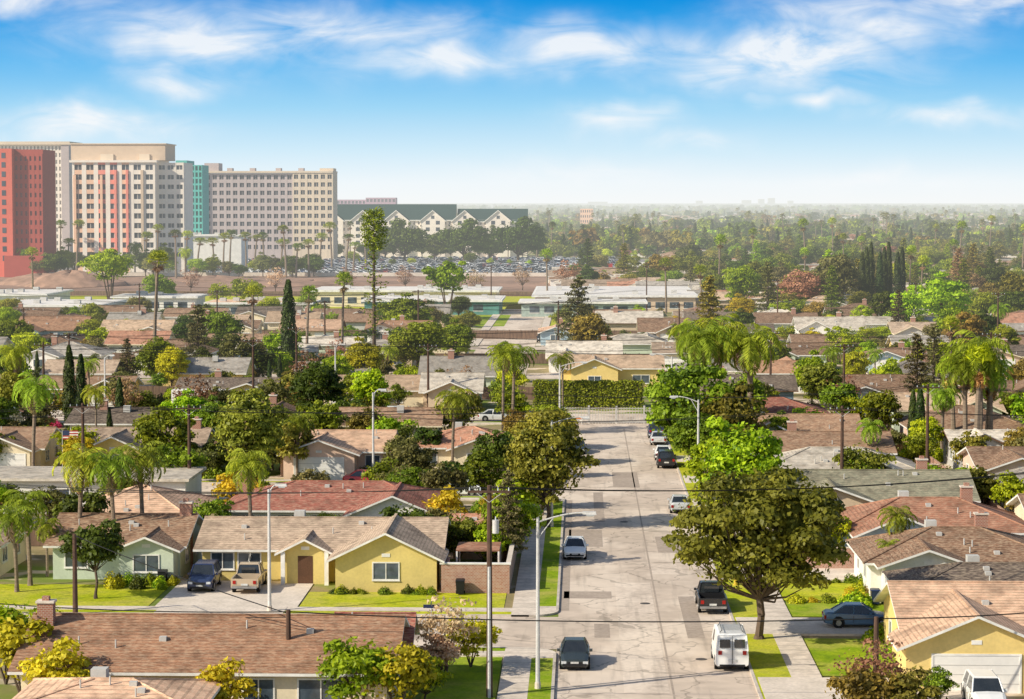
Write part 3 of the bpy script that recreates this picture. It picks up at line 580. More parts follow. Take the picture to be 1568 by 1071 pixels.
for i,px in enumerate([173,191]): b.box(XA(px,Y),XA(px+3.5,Y),Y-.6,Y-.02,8,zz-3,tw['pinkp'])
for px in (110,151): b.box(XA(px,Y),XA(px+4,Y),Y-.6,Y-.02,8,zz-5,tw['peach'])
b.box(XA(214,Y),XA(218,Y),Y-.6,Y-.02,8,zz-3,tw['beige'])
grid(b,x1+.05,XA(277,Y),Y+5,5,zz,3,10,tw['white'],.7,.45,depth=22)
b.box(x0-1,x1+.8,Y-.8,Y+28,zz,zz+.9,tw['white']);b.box(XA(104,Y),XA(250,Y),Y+3,Y+26,zz+.9,zt(221,Y),tw['beige']);b.box(XA(104,Y)-.5,XA(250,Y)+.5,Y+2.5,Y+26.5,zt(221,Y),zt(219.5,Y),tw['sand'])
b.box(XA(150,Y),XA(170,Y),Y+2.4,Y+2.9,zz+.9,zt(236,Y),tw['sand']);b.box(XA(210,Y),XA(226,Y),Y+2.4,Y+2.9,zz+.9,zt(236,Y),tw['sand'])
b.obj("white_hotel_tower")
Y=1020;b=MB();b.box(XA(268,Y),XA(285,Y),Y,Y+20,0,zt(246,Y),tw['teal']);grid(b,XA(285,Y),XA(308,Y),Y+1,5,zt(253,Y),4,14,tw['teal'],.6,.7,depth=18);b.obj("teal_glass_tower")
Y=1110;b=MB();zz=zt(266,Y);grid(b,XA(298,Y),XA(312,Y),Y-2,5,zt(262,Y),2,9,tw['grey'],.4,.4,depth=20)
grid(b,XA(312,Y)+.05,XA(448,Y),Y,5,zz,13,10,tw['grey'],.62,.55,depth=20);grid(b,XA(448,Y)+.05,XA(510,Y),Y-1,5,zz+.3,6,10,tw['sand'],.62,.55,depth=20)
b.box(XA(312,Y),XA(510,Y),Y-1.4,Y+20,zz+.3,zz+1.2,tw['sand']);b.box(XA(311,Y),XA(333,Y),Y+2,Y+14,zz+1.2,zt(250,Y),tw['grey']);b.box(XA(489,Y),XA(510,Y),Y+1,Y+14,zz+1.2,zt(258,Y),tw['sand'])
for px in (345,380,420,455): b.box(XA(px,Y),XA(px+8,Y),Y+4,Y+9,zz+1.2,zz+2.6,tw['grey'])
b.obj("grey_hotel_block")
Y=2200;b=MB();grid(b,XA(515,Y),XA(560,Y),Y,5,zt(306,Y),8,5,tw['lil'],.6,.5,depth=20);grid(b,XA(560,Y)+.1,XA(606,Y),Y-2,5,zt(303,Y),8,5,tw['lil'],.6,.5,depth=20);b.obj("office_block")
Y=1210;b=MB();ze=zt(337,Y);zr=zt(313,Y);xa,xb=XA(455,Y),XA(807,Y)
grid(b,xa,xb,Y,3,ze,52,5,tw['white'],.4,.5,depth=16)
def gr(x0,x1,y0,y1,z0,z1):
    ym=(y0+y1)/2;b.slab((x0,y0,z0),(x1,y0,z0),(x1,ym,z1),(x0,ym,z1),.4,tw['dgreen'],TRIM);b.slab((x1,y1,z0),(x0,y1,z0),(x0,ym,z1),(x1,ym,z1),.4,tw['dgreen'],TRIM)
    for xx,s in ((x0+.6,1),(x1-.6,-1)): b.face([(xx,y0,z0-.3),(xx,y1,z0-.3),(xx,ym,z1-.4)][::-s],tw['sand'])
gr(XA(430,Y),XA(698,Y),Y-1,Y+17,ze,zr);gr(XA(700,Y),XA(808,Y),Y-1,Y+17,ze-.8,zt(320,Y))
for px in (466,507,556,607,663,712,763):
    hx=XA(px,Y);w2=6.2;zp=ze+5.0;b.box(hx-w2,hx+w2,Y-2.5,Y-.02,0,ze+.01,tw['white'])
    b.face([(hx-w2,Y-2.5,ze),(hx+w2,Y-2.5,ze),(hx,Y-2.5,zp)],tw['white'])
    for s in (-1,1):
        q=[(hx+s*(w2+.8),Y-3.2,ze-.6),(hx+s*(w2+.8),Y+4,ze-.6),(hx,Y+6,zp+.1),(hx,Y-3.2,zp+.1)]
        b.slab(*(q if s<0 else [q[1],q[0],q[3],q[2]]),.45,tw['dgreen'],TRIM)
    for k in range(5):
        for s in (-1,1): b.box(hx+s*2.6-1,hx+s*2.6+1,Y-2.56,Y-2.45,3+k*3.4,4.9+k*3.4,WIN)
    b.box(hx-.8,hx+.8,Y-2.56,Y-2.45,ze+.6,ze+2.2,WIN)
b.obj("gabled_roof_hotel")
flat("white_low_building",XA(275,1000),XA(368,1000),1000,1020,zt(362,1000),walls['white'],RW)
# ---------------------------------------------------------------- vehicles
RUB=M("tyre_rubber",(.02,.02,.02));HUB=M("wheel_alloy",(.5,.5,.5),None,3,.35,metal=.7);LAMP=M("headlamp",(.75,.78,.8),None,4,.15,spec=.8);TAIL=M("tail_lamp",(.45,.02,.015),None,4,.25);PLATE=M("number_plate",(.75,.75,.72));CGL=M("car_glass",(.02,.025,.03),(.03,.035,.04),2,.05,spec=1,fine=0)
def paint(n,c):
    return M("car_paint_"+n,c,tuple(x*.95 for x in c),.5,.22,spec=.7,fine=0)
PT=dict(white=paint("white",(.88,.87,.84)),dark=paint("charcoal",(.035,.045,.045)),navy=paint("navy",(.03,.045,.11)),silver=paint("silver",(.58,.59,.59)),blue=paint("steel_blue",(.12,.21,.32)),gold=paint("gold",(.55,.43,.30)),red=paint("red",(.45,.03,.03)),black=paint("black",(.02,.02,.022)))
def wheels(b,W,ys,r=.33):
    for y in ys:
        for s in (-1,1):
            xo=s*(W/2+.01);xi=s*(W/2-.22)
            b.tube((s*(W/2-.02),y,r+.03),(s*(W/2+.004),y,r+.03),r+.08,r+.07,BLACK,16)
            b.tube((xi,y,r),(xo,y,r),r,r,RUB,16);b.tube((xo-s*.01,y,r),(xo+s*.015,y,r),r*.6,r*.55,HUB,12)
def car(kind,color,x,y,rot=0,name=None,ret=False):
    b=MB();pm=PT[color] if isinstance(color,str) else color
    if kind=='sedan': L,W,st,gh=4.6,1.82,[(-2.3,.58,.66,.3),(-2.22,.68,.82,.22),(-1.5,.84,.9,.2),(-.95,.92,.91,.2),(.2,.95,.91,.2),(1.4,.99,.91,.2),(2.1,1.0,.86,.24),(2.28,.9,.8,.3),(2.32,.6,.7,.34)],(-1.0,-.25,1.0,1.8,.93,1.44,.80,.60)
    elif kind=='suv': L,W,st,gh=4.7,1.9,[(-2.35,.7,.72,.35),(-2.25,.88,.88,.28),(-1.5,1.04,.94,.26),(-1.0,1.1,.95,.26),(1.4,1.14,.95,.26),(2.25,1.12,.9,.3),(2.35,.9,.84,.34)],(-1.05,-.4,1.9,2.25,1.08,1.75,.86,.70)
    elif kind=='pickup': L,W,st,gh=5.6,1.95,[(-2.8,.75,.78,.4),(-2.7,.98,.92,.32),(-1.8,1.08,.97,.3),(-1.2,1.12,.97,.3),(.65,1.14,.97,.3)],(-1.25,-.6,.35,.62,1.1,1.78,.86,.72)
    else: L,W,st,gh=5.3,2.0,[(-2.65,.8,.75,.35),(-2.55,1.0,.92,.3),(-2.0,1.2,.98,.28),(-1.6,1.3,1.0,.28),(2.5,1.35,1.0,.28),(2.65,1.3,.98,.34)],(-1.75,-.95,2.5,2.64,1.25,2.2,.94,.84)
    rings=[]
    for (yy,zt_,hw,zb) in st:
        m=(zt_+zb)/2;h=[(0,zt_+.03),(hw*.75,zt_+.01),(hw*.95,zt_-.07),(hw,m+.08),(hw*.985,zb+.1),(hw*.85,zb)]
        rings.append([(-p[0],yy,p[1]) for p in h[:0:-1]]+[(p[0],yy,p[1]) for p in h])
    n=len(rings[0])
    for k in range(len(rings)-1):
        for i in range(n): j=(i+1)%n;b.face([rings[k][i],rings[k][j],rings[k+1][j],rings[k+1][i]],pm if i!=n-1 else BLACK)
    b.face(rings[0][::-1],pm);b.face(rings[-1],pm)
    y0,y1,y2,y3,zb,zr,wb,wt=gh
    Bq=[(-wb,y0,zb),(wb,y0,zb),(wb,y3,zb),(-wb,y3,zb)];Tq=[(-wt,y1,zr),(wt,y1,zr),(wt,y2,zr),(-wt,y2,zr)]
    side=pm if kind=='van' else CGL
    b.face([Bq[0],Bq[1],Tq[1],Tq[0]],CGL);b.face([Bq[1],Bq[2],Tq[2],Tq[1]],side);b.face([Bq[2],Bq[3],Tq[3],Tq[2]],side);b.face([Bq[3],Bq[0],Tq[0],Tq[3]],side)
    b.hexa([(-wt-.02,y1-.03,zr-.02),(wt+.02,y1-.03,zr-.02),(wt+.02,y2+.03,zr-.02),(-wt-.02,y2+.03,zr-.02),(-wt*.88,y1+.12,zr+.05),(wt*.88,y1+.12,zr+.05),(wt*.88,y2-.12,zr+.05),(-wt*.88,y2-.12,zr+.05)],pm)
    for a,c in zip(Bq,Tq): b.tube(a,c,.05,.045,pm,5)
    if kind!='van':
        for s in (-1,1):
            ym=(y1+y2)/2;b.tube((s*(wb+.005),ym+.05,zb),(s*(wt+.005),ym,zr),.04,.035,pm,5)
            b.box(min(s*W/2-.02*s,s*(W/2+.16)),max(s*W/2-.02*s,s*(W/2+.16)),y0+.25,y0+.42,zb-.02,zb+.13,pm)
            for yd in (y0+.15,ym+.05,y3-.25): b.box(min(s*W/2-.03,s*W/2+.003),max(s*W/2-.03,s*W/2+.003),yd,yd+.02,.35,zb-.12,BLACK)
    else:
        for s in (-1,1):
            b.face([(s*(.02+wb),y0+.5,zb+.05),(s*(.02+wb),y0+1.4,zb+.05),(s*(wt+.045),y0+1.4,zr-.2),(s*(wt+.045),y0+.95,zr-.2)][::s],CGL)
            b.box(min(s*.12,s*.75),max(s*.12,s*.75),y3+.005,y3+.06,1.45,1.95,CGL)
        b.box(-.015,.015,y3,y3+.075,.5,2.15,BLACK)
        for xx in (-.6,.6): b.tube((xx,-.6,zr+.2),(xx,2.3,zr+.2),.025,.025,HUB,6)
        for yy in np.arange(-.5,2.3,.35): b.tube((-.6,yy,zr+.2),(.6,yy,zr+.2),.02,.02,HUB,5)
        for xx in (-.75,.75):
            for yy in (-.3,2.0): b.tube((xx,yy,zr),(xx*.8,yy,zr+.2),.02,.02,BLACK,5)
    zf=st[1][1]-.14
    if kind=='pickup':
        b.box(-.97,.97,.66,2.75,.45,.62,pm)
        for s in (-1,1): b.box(min(s*.86,s*.97),max(s*.86,s*.97),.66,2.75,.62,1.12,pm)
        b.box(-.86,.86,2.68,2.76,.62,1.1,pm);b.box(-.86,.86,.68,2.66,.62,.66,BLACK);b.box(-.9,.9,2.77,2.9,.42,.58,HUB)
        yr=2.77;zl=.85
        b.box(-.5,.5,.64,.66,1.2,1.6,CGL)
    else: yr=L/2+.01;zl=st[-2][1]-.2
    for s in (-1,1):
        b.box(min(s*.5,s*.8),max(s*.5,s*.8),-L/2-.015,-L/2+.16,zf-.1,zf+.06,LAMP)
        b.box(min(s*.62,s*.84),max(s*.62,s*.84),yr-.1,yr+.03,zl-.12,zl+.12,TAIL)
    b.box(-.42,.42,-L/2-.02,-L/2+.1,zf-.14,zf+.02,BLACK);b.box(-.7,.7,-L/2-.03,-L/2+.1,.34,.46,BLACK);b.box(-.24,.24,-L/2-.045,-L/2,.47,.58,PLATE);b.box(-.24,.24,yr,yr+.04,.62,.75,PLATE)
    b.box(-.75,.75,yr-.08,yr+.02,.34,.44,BLACK)
    wy=dict(sedan=(-1.45,1.4),suv=(-1.45,1.45),pickup=(-1.85,1.75),van=(-1.7,1.65))[kind];wheels(b,W,wy,.33 if kind=='sedan' else .38)
    nm=name or dict(sedan='parked_car',suv='parked_suv',pickup='pickup_truck',van='white_van')[kind]
    if ret: return b.mesh(nm)
    me=b.mesh(nm);o=link(D.objects.new(nm,me));o.location=(x,y,.03 if abs(x+25)>5 else .065);o.rotation_euler=(0,0,rot)
    return o
pi=math.pi
car('sedan','dark',-.35,141.3);car('sedan','white',-.45,184.8);car('pickup','black',9.0,161.4,pi);car('van','white',9.05,141.8,pi)
car('sedan','silver',8.95,212.5,pi);car('suv','black',9.0,248.5,pi);car('sedan','white',8.95,256,pi);car('sedan','silver',8.95,272,pi);car('suv','navy',8.95,280,pi);car('sedan','dark',-.4,262)
car('suv','navy',-27.3,168.6,0);car('pickup','gold',-24.0,168.6,pi);car('sedan','blue',18.3,154,pi/2).location.z=.165;car('suv','white',22.4,129.6,0)
for (px,Y,k,c,r) in [(592,231,'sedan','blue',pi/2),(560,231,'sedan','red',pi/2),(153,231,'sedan','dark',pi/2),(185,231,'suv','silver',pi/2),(700,223,'sedan','white',-pi/2),(610,300,'suv','white',pi/2),(60,232,'sedan','white',pi/2),(830,470,'pickup','black',0),(850,475,'suv','navy',0),(760,300,'sedan','silver',pi/2)]: car(k,c,XA(px,Y),Y,r)
b=MB();b.box(-3.6,2.6,-1.15,1.15,.5,3.1,TRIM);b.hexa([(2.6,-1.1,.5),(4.1,-1.05,.5),(4.1,1.05,.5),(2.6,1.1,.5),(2.6,-1.1,2.1),(3.3,-1,2.1),(3.3,1,2.1),(2.6,1.1,2.1)],TRIM);b.box(2.6,3.6,-1.12,1.12,2.12,3.05,TRIM)
b.box(-3.0,-1.8,-1.18,-1.15,1.7,2.4,CGL);b.box(-.8,.6,-1.18,-1.15,1.7,2.4,CGL);b.box(1.4,2.0,-1.18,-1.15,.6,2.5,walls['grey']);b.box(-3.58,1.38,-1.17,-1.155,1.1,1.3,PT['gold'])
for xx in (-2,3.1):
    for s in (-1,1): b.tube((xx,s*.9,.42),(xx,s*1.17,.42),.42,.42,RUB,14)
b.obj("motorhome",(XA(302,311),311,0))
b=MB();b.box(0,20,-1.25,1.25,1.1,4.1,RW);b.box(-5.4,-2.2,-1.2,1.2,.7,3.6,PT['red']);b.box(-5.45,-5.0,-1.1,1.1,2.2,3.2,CGL);b.box(-6.6,-5.4,-1.0,1.0,.7,2.0,PT['red']);b.box(-2.2,20,-.5,.5,.8,1.1,BLACK);b.box(-4.8,-3.8,-1.22,-1.19,2.2,3.1,CGL)
for xx in (-5.6,-1.6,-.4,16.5,17.8):
    for s in (-1,1): b.tube((xx,s*.8,.52),(xx,s*1.22,.52),.52,.52,RUB,12)
b.obj("articulated_lorry",(XA(945,960),940,0))
RC=newmat("car_paint_assorted");n_=RC.node_tree.nodes;l_=RC.node_tree.links;oi=n_.new('ShaderNodeObjectInfo');rp=n_.new('ShaderNodeValToRGB');rp.color_ramp.interpolation='CONSTANT'
for i,(p,c) in enumerate([(0,(.88,.88,.88)),(.35,(.03,.03,.035)),(.45,(.5,.52,.54)),(.68,(.06,.1,.2)),(.76,(.35,.04,.03)),(.82,(.88,.87,.83)),(.93,(.2,.18,.15))]):
    e=rp.color_ramp.elements[0] if i==0 else rp.color_ramp.elements.new(p);e.position=p;e.color=c4(c)
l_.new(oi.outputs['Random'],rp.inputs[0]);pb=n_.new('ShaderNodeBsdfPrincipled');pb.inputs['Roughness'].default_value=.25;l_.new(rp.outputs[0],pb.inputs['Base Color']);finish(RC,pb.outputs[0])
def carfield(pts,kind):
    V=[];Fc=[]
    for (x,y,s) in pts:
        k=len(V);V+=[(x-.5,y-.5,.02),(x+.5,y-.5,.02),(x+.5,y+.5,.02),(x-.5,y+.5,.02)];Fc.append((k,k+1,k+2,k+3))
    me=D.meshes.new("parked_cars");me.from_pydata(V,[],Fc);o=link(D.objects.new("parked_cars",me));o.instance_type='FACES';o.use_instance_faces_scale=True;o.show_instancer_for_render=False
    ch=link(D.objects.new("member",car(kind,RC,0,0,ret=True)));ch.parent=o
pa,pb_=[],[]
for yy in np.arange(898,1150,8.5):
    x=XA(290,yy)
    while x<XA(940,yy):
        if random.random()<.78: (pa if random.random()<.6 else pb_).append((x,yy+random.uniform(-.4,.4),1))
        x+=2.75
carfield(pa,'sedan');carfield(pb_,'suv')
# ---------------------------------------------------------------- poles, lamps & wires
GALV=M("galvanised_steel",(.72,.70,.67),(.62,.60,.58),2,.5);PW=M("pole_wood",(.14,.08,.055),(.09,.055,.04),2,.9)
def lamp(x,y,h,arm,dx,name='street_lamp'):
    b=MB();b.tube((0,0,0),(0,0,.5),.19,.17,CONC,10);b.tube((0,0,.5),(0,0,h),.13,.085,GALV,10)
    pr=None
    for k in range(7):
        t=k/6;q=Vector((dx*arm*t,0,h-.25+.55*math.sin(t*math.pi/2)))
        if pr: b.tube(pr,q,.05,.045,GALV,6)
        pr=q
    b.tube((0,0,h-1.2),(dx*arm*.35,0,h+.02),.03,.03,GALV,5)
    s=dx;b.hexa([(pr.x-.05*s,-.1,pr.z-.08),(pr.x+.75*s,-.16,pr.z-.1),(pr.x+.75*s,.16,pr.z-.1),(pr.x-.05*s,.1,pr.z-.08),(pr.x-.05*s,-.08,pr.z+.08),(pr.x+.7*s,-.1,pr.z+.07),(pr.x+.7*s,.1,pr.z+.07),(pr.x-.05*s,.08,pr.z+.08)],GALV)
    b.hexa([(pr.x+.2*s,-.1,pr.z-.2),(pr.x+.6*s,-.1,pr.z-.2),(pr.x+.6*s,.1,pr.z-.2),(pr.x+.2*s,.1,pr.z-.2),(pr.x+.15*s,-.14,pr.z-.09),(pr.x+.65*s,-.14,pr.z-.09),(pr.x+.65*s,.14,pr.z-.09),(pr.x+.15*s,.14,pr.z-.09)],LAMP)
    return b.obj(name,(x,y,0))
lamp(-2.45,133.5,10.0,2.6,1);lamp(-2.5,201,9.3,2.5,1);lamp(11.2,224,9.2,2.0,-1);lamp(XA(408,158.6),158.6,8.5,.5,1);lamp(XA(570,234),234,9,.6,1);lamp(XA(512,309),309,9.0,.6,1);lamp(XA(155,309),309,7.5,.6,1);lamp(-2.5,275,9,2.5,1);lamp(11.2,290,9,2,-1)
tops=[]
def upole(x,y,h,cross=1,tf=False,name='utility_pole'):
    b=MB();b.tube((0,0,0),(0,0,h),.19,.13,PW,9)
    for k in range(cross):
        z=h-.35-k*1.1;b.box(-1.2,1.2,-.2,-.1,z-.06,z+.07,PW);b.tube((-.8,-.15,z),(0,-.13,z-.6),.02,.02,GALV,4);b.tube((.8,-.15,z),(0,-.13,z-.6),.02,.02,GALV,4)
        for xx in (-1.1,-.5,.5,1.1): b.tube((xx,-.15,z+.07),(xx,-.15,z+.25),.045,.03,LAMP,6)
    if tf: b.tube((.36,-.1,h-2.7),(.36,-.1,h-1.95),.19,.19,GALV,12);b.tube((.36,-.1,h-1.95),(.36,-.1,h-1.75),.05,.03,LAMP,6);b.tube((0,-.22,0),(0,-.22,7.5),.09,.09,GALV,8)
    tops.append((x,y,h));return b.obj(name,(x,y,0))
upole(-5.15,131.5,12.1,1,True)
PL=[(105,157,5.6),(437,129,5.4),(1345,129.5,5.1),(285,217,9.2),(655,315,9),(452,330,10.5),(1292,300,10),(100,330,9.5),(1040,420,10),(855,430,10),(990,600,12),(572,372,13),(496,430,10),(1515,300,11.5),(1525,420,12),(1190,520,11),(30,420,9),(1400,500,11),(752,600,12),(330,480,10),(210,520,10),(120,215,9.5),(385,300,10.5),(1180,330,10),(1290,214,9.5),(1420,240,9.5),(640,470,10.5),(60,300,10)]
for px,Y,h in PL: upole(XA(px,Y),Y,h,1 if h>6 else 0)
WIRE=M("cable",(.02,.02,.02))
def wire(a,b_,sag=.8,r=.018,name='power_line'):
    cu=D.curves.new(name,'CURVE');cu.dimensions='3D';cu.bevel_depth=r;cu.bevel_resolution=1;s=cu.splines.new('POLY');n=22;s.points.add(n)
    for i in range(n+1):
        t=i/n;p=Vector(a)*(1-t)+Vector(b_)*t;s.points[i].co=(p.x,p.y,p.z-sag*4*t*(1-t),1)
    cu.materials.append(WIRE);link(D.objects.new(name,cu))
wire((XA(-100,150),150,zt(926,150)),(XA(437,129),129,5.3),.3,.036);wire((XA(437,129),129,5.3),(XA(1345,129.5),129.5,5.0),.35,.036);wire((XA(1345,129.5),129.5,5.0),(XA(1700,135),135,4.9),.2,.036)
wire((XA(105,157),157,5.5),(XA(437,129),129,5.2),.2,.03);wire((XA(-100,150),150,zt(938,150)),(XA(437,129),129,5.0),.3,.025)
for dx,dz in ((-1.1,-.1),(-.5,-.1),(.5,-.1),(1.1,-.1)):
    wire((-5.15+dx,131.4,12.1+dz),(-60,165+dx,10+dz),1.2,.016);wire((-5.15+dx,131.4,12.1+dz),(48,170+dx,11.0+dz),1.4,.016)
for i in range(3,len(PL)):
    x,y,h=tops[i+1]
    for dx in (-1,1): wire((x+dx,y-.1,h-.1),(x+45+dx,y+8,h-.3),1.0,.024);wire((x+dx,y-.1,h-.1),(x-45+dx,y-6,h-.3),1.0,.024)
b=MB();b.tube((0,0,0),(0,0,2.9),.04,.04,GALV,8);b.box(-.5,.5,-.02,.02,2.9,3.12,PT['navy']);b.box(-.02,.02,-.45,.45,3.13,3.35,PT['navy']);b.obj("street_name_sign",(XA(655,141),143.6,.1))
b=MB();YP=M("yellow_paint",(.7,.5,.05));b.tube((0,0,0),(0,0,.08),.2,.2,YP,10);b.tube((0,0,.08),(0,0,.6),.13,.12,YP,10);b.tube((0,0,.6),(0,0,.78),.14,.04,YP,10);b.tube((-.24,0,.45),(.24,0,.45),.06,.06,YP,8);b.tube((0,-.22,.4),(0,0,.4),.07,.07,YP,8);b.obj("fire_hydrant",(11.3,170.5,.13))
def bin_(x,y,m):
    b=MB();b.hexa([(-.25,-.28,.08),(.25,-.28,.08),(.25,.28,.08),(-.25,.28,.08),(-.32,-.36,1.0),(.32,-.36,1.0),(.32,.36,1.0),(-.32,.36,1.0)],m);b.hexa([(-.34,-.4,1.0),(.34,-.4,1.0),(.34,.4,1.0),(-.34,.4,1.0),(-.3,-.34,1.1),(.3,-.34,1.1),(.3,.3,1.12),(-.3,.3,1.12)],m)
    for s in (-1,1): b.tube((s*.25,.3,.12),(s*.33,.3,.12),.12,.12,RUB,8)
    b.obj("wheelie_bin",(x,y,.03))
for x,y,m in [(-8.6,166.4,BLACK),(20.5,163,PT['navy']),(21.3,163,BLACK),(-30.6,170,BLACK),(19,181,PT['navy'])]: bin_(x,y,m)
OR=M("orange_paint",(.8,.22,.03))
for x in (-2.2,-.4):
    b=MB();b.box(-.6,.6,-.03,.03,.75,1.0,OR);b.box(-.6,.6,-.03,.03,.4,.58,TRIM)
    for s in (-1,1): b.tube((s*.5,-.3,0),(s*.5,0,1.05),.03,.03,TRIM,4);b.tube((s*.5,.3,0),(s*.5,0,1.05),.03,.03,TRIM,4)
    b.obj("road_barrier",(x,295,0.03))
b=MB();b.tube((0,0,0),(0,0,5),.05,.03,GALV,8)
for k in range(7): b.box(.05,1.6,-.01+.002*k,.01+.002*k,4+k*.13,4.125+k*.13,PT['red'] if k%2==0 else TRIM)
b.box(.05,.7,-.03,-.012,4.4,4.9,PT['navy']);b.obj("flagpole_with_flag",(XA(88,236),236,0))
# ---------------------------------------------------------------- feature trees
def T(kind,px,py,sc,pal,**k): x,y=XY(px,py);return tree(kind,x,y,sc,pal,**k)
def feat(seed,px,py,h,w,th,pal,ncl=70,nl=220,leaf=.26,cr=.18,**k):
    x,y=XY(px,py);o=link(D.objects.new("broadleaf_tree",broad(seed,h,w,th,ncl,nl,leaf,cr,**k).mesh("broadleaf_tree",[BARK,LV[pal],LV['skirt']])));o.location=(x,y,0);return o
feat(131,1165,985,11.0,11.2,3.3,'street',105,290,.25,.14,fill=.4,stem=.30,lump=.13)
feat(102,838,812,9.6,7.4,2.6,'street',74,200,.25,.16,stem=.2,lump=.12)
feat(103,380,752,9.4,7.8,2.4,'street',76,190,.26,.16);feat(104,243,735,7.2,6.2,2,'mid',56,170,.25,.17)
feat(105,1140,800,8.6,7.0,1.8,'lime',64,180,.28,.17);feat(106,1060,715,11.5,9.8,2,'mid',86,180,.34,.13,stem=.3);feat(107,1115,720,8.5,8.5,2,'street',66,160,.32,.15)
feat(108,1085,775,6,4.6,1.6,'lime',40,160,.24,.2);feat(109,740,778,5.2,4.4,1.4,'mid',40,160,.22,.2);feat(110,790,812,4.6,3.6,1.2,'lime',36,150,.2,.22)
feat(111,625,752,4.4,4.8,1.2,'olive',46,130,.2,.2);feat(112,655,722,4.6,3.4,.6,'dark',40,170,.2,.2);feat(113,137,925,5.3,4.0,2.4,'dark',36,150,.2,.22,stem=.12)
feat(114,785,735,4.6,4.6,1.5,'mid',40,160,.24,.2);feat(115,450,735,6.5,5,1.5,'gold',46,150,.25,.2)
feat(116,700,755,2.8,4.4,.3,'dark',34,150,.2,.2)
for px,py,sc,kd in [(112,880,1.0,'q1'),(168,882,.98,'q1'),(212,870,1.0,'q1'),(35,905,.95,'q2'),(14,915,.85,'q2'),(62,890,.6,'q2')]: T(kd,px,py,sc,'palm')
for px,py,sc,kd in [(42,738,1.12,'q1'),(18,655,1.1,'q1'),(692,730,.95,'q1'),(1075,690,1.35,'q3'),(1150,690,1.3,'q3'),(1060,640,1.15,'q3'),(1100,665,1.3,'q3'),(1375,890,.75,'q2'),(1360,905,.5,'q2'),(1335,730,.8,'q2'),(785,665,1.15,'q1'),(770,670,.95,'q4'),(862,625,.8,'q1'),(500,655,.8,'q2'),(1150,610,1.0,'q1')]: T(kd,px,py,sc,'palm')
for px,py,sc in [(1495,705,.9),(1460,690,.75),(1510,700,.7)]: x,y=XY(px,py);tree('sk',x,y,sc,'lime')
for px,sc in ((1478,1.1),(1500,1.25),(1517,1.0),(1442,.75)): x,y=XY(px,700+random.uniform(-6,6));tree('q3',x,y,sc,'palm')
T('c1',440,585,1.0,'cyp',sz=1.32,wx=1.35);T('c1',100,665,.88,'cyp');T('c1',118,662,.78,'cyp');T('c1',426,600,.45,'cyp');T('c1',410,602,.4,'cyp')
for i in range(8): x=XA(1318+i*9,600);tree('c1',x,600+i%3*3,1.0,'cyp',sz=1.28+.1*(i%3),wx=1.15)
for i in range(11): x=21.5+i*1.15;tree('c2',x,213.5,.28,'cyp',wx=.5)
T('p1',300,575,.95,'needle',name='pine_tree');T('p1',885,545,1.2,'needle');T('p3',1085,550,1.15,'gold');x,y=XY(572,585);tree('p2',x,y,1.0,'mid',name='norfolk_pine_tree');T('p3',190,600,.6,'needle');T('p3',400,590,.5,'needle')
for px,py,sc,k in [(232,585,1.0,'f3'),(385,570,.92,'f2'),(468,560,.88,'f2'),(237,480,1.,'f2'),(838,470,1.,'f2'),(1075,500,.9,'f2'),(1020,480,.9,'f2'),(45,465,1,'f2')]: T(k,px,py,sc,'palm',wx=sc*1.2)
T('vase',685,492,1.15,'lime');T('vase',165,478,1.3,'lime',wx=1.4);T('b2',1135,478,1.2,'lime',wx=1.2);T('b1',1440,508,1.3,'lime',wx=1.6);T('b1',620,520,.95,'mid',wx=1.35);T('b3',640,570,1.15,'mid',wx=1.3);T('b3',600,515,.9,'dark');T('b1',700,560,.8,'mid')
T('b3',335,545,1.1,'mid');T('b3',1225,480,1.5,'rust');T('b2',1280,480,1.5,'olive');T('bare',870,450,1.3,'rust');T('b1',555,600,.8,'yellow');T('b2',905,560,.9,'gold')
T('b3',240,470,1.2,'mid');T('s2',375,475,1.7,'lime');T('s2',335,470,1.3,'lime')
for px in (290,420,530,620,730,800): T('bare',px,448+random.uniform(-4,6),1.0,'flower')
for px,py,sc in [(620,405,1.2),(710,405,1.2),(793,405,1.25),(590,400,.9),(665,402,.8),(750,402,.8)]: T('um',px,py,sc*1.4,'dark',wx=sc*1.5)
for px in list(range(15,560,17)):
    Y=random.uniform(860,1000);tree(random.choice(['f1','f2','f3','f2']),XA(px+random.uniform(-6,6),Y),Y,random.uniform(.75,1.1),random.choice(['palm','mid','dark']),wx=1.6)
for px in range(-10,500,16):
    Y=random.uniform(870,905);tree(random.choice(['b3','s2','b3','q3','b1']),XA(px+random.uniform(-9,9),Y),Y,random.uniform(.8,1.25),random.choice(['mid','dark','dark','lime','olive']))
for px in range(540,1000,30):
    Y=random.uniform(1000,1140);tree(random.choice(['b3','s1','s2']),XA(px,Y),Y,random.uniform(.6,.9),random.choice(['mid','dark','lime']))
for px in range(470,860,22):
    Y=random.uniform(1150,1190);tree(random.choice(['f2','b1','b3']),XA(px,Y),Y,random.uniform(.9,1.2),'dark')
for px,py,k,pal,sc in [(680,1045,'bare','flower',.62),(672,1052,'s1','flower',.6),(720,1030,'s2','yellow',.65),(1345,1108,'bare','rust',.58),(1325,1130,'s2','gold',.75),(1395,1130,'s1','gold',.75),(20,1085,'s2','yellow',1.0),(-5,1060,'s2','lime',1.0),(75,1115,'s1','yellow',.9),(545,1112,'s2','lime',.9),(605,1112,'s2','yellow',.85),(650,1090,'s1','lime',.6),(330,1130,'s1','yellow',.8),(1440,1085,'s1','mid',.45)]:
    x,y=XY(px,py);tree(k,x,y,sc,pal,name='flowering_shrub' if pal in('flower','rust') else 'garden_shrub')
for i in range(26): tree('bu1' if i%2 else 'bu2',random.uniform(-18,-10.5),166.6+random.uniform(-.3,.2),random.uniform(.25,.45),random.choice(['mid','lime','dark']))
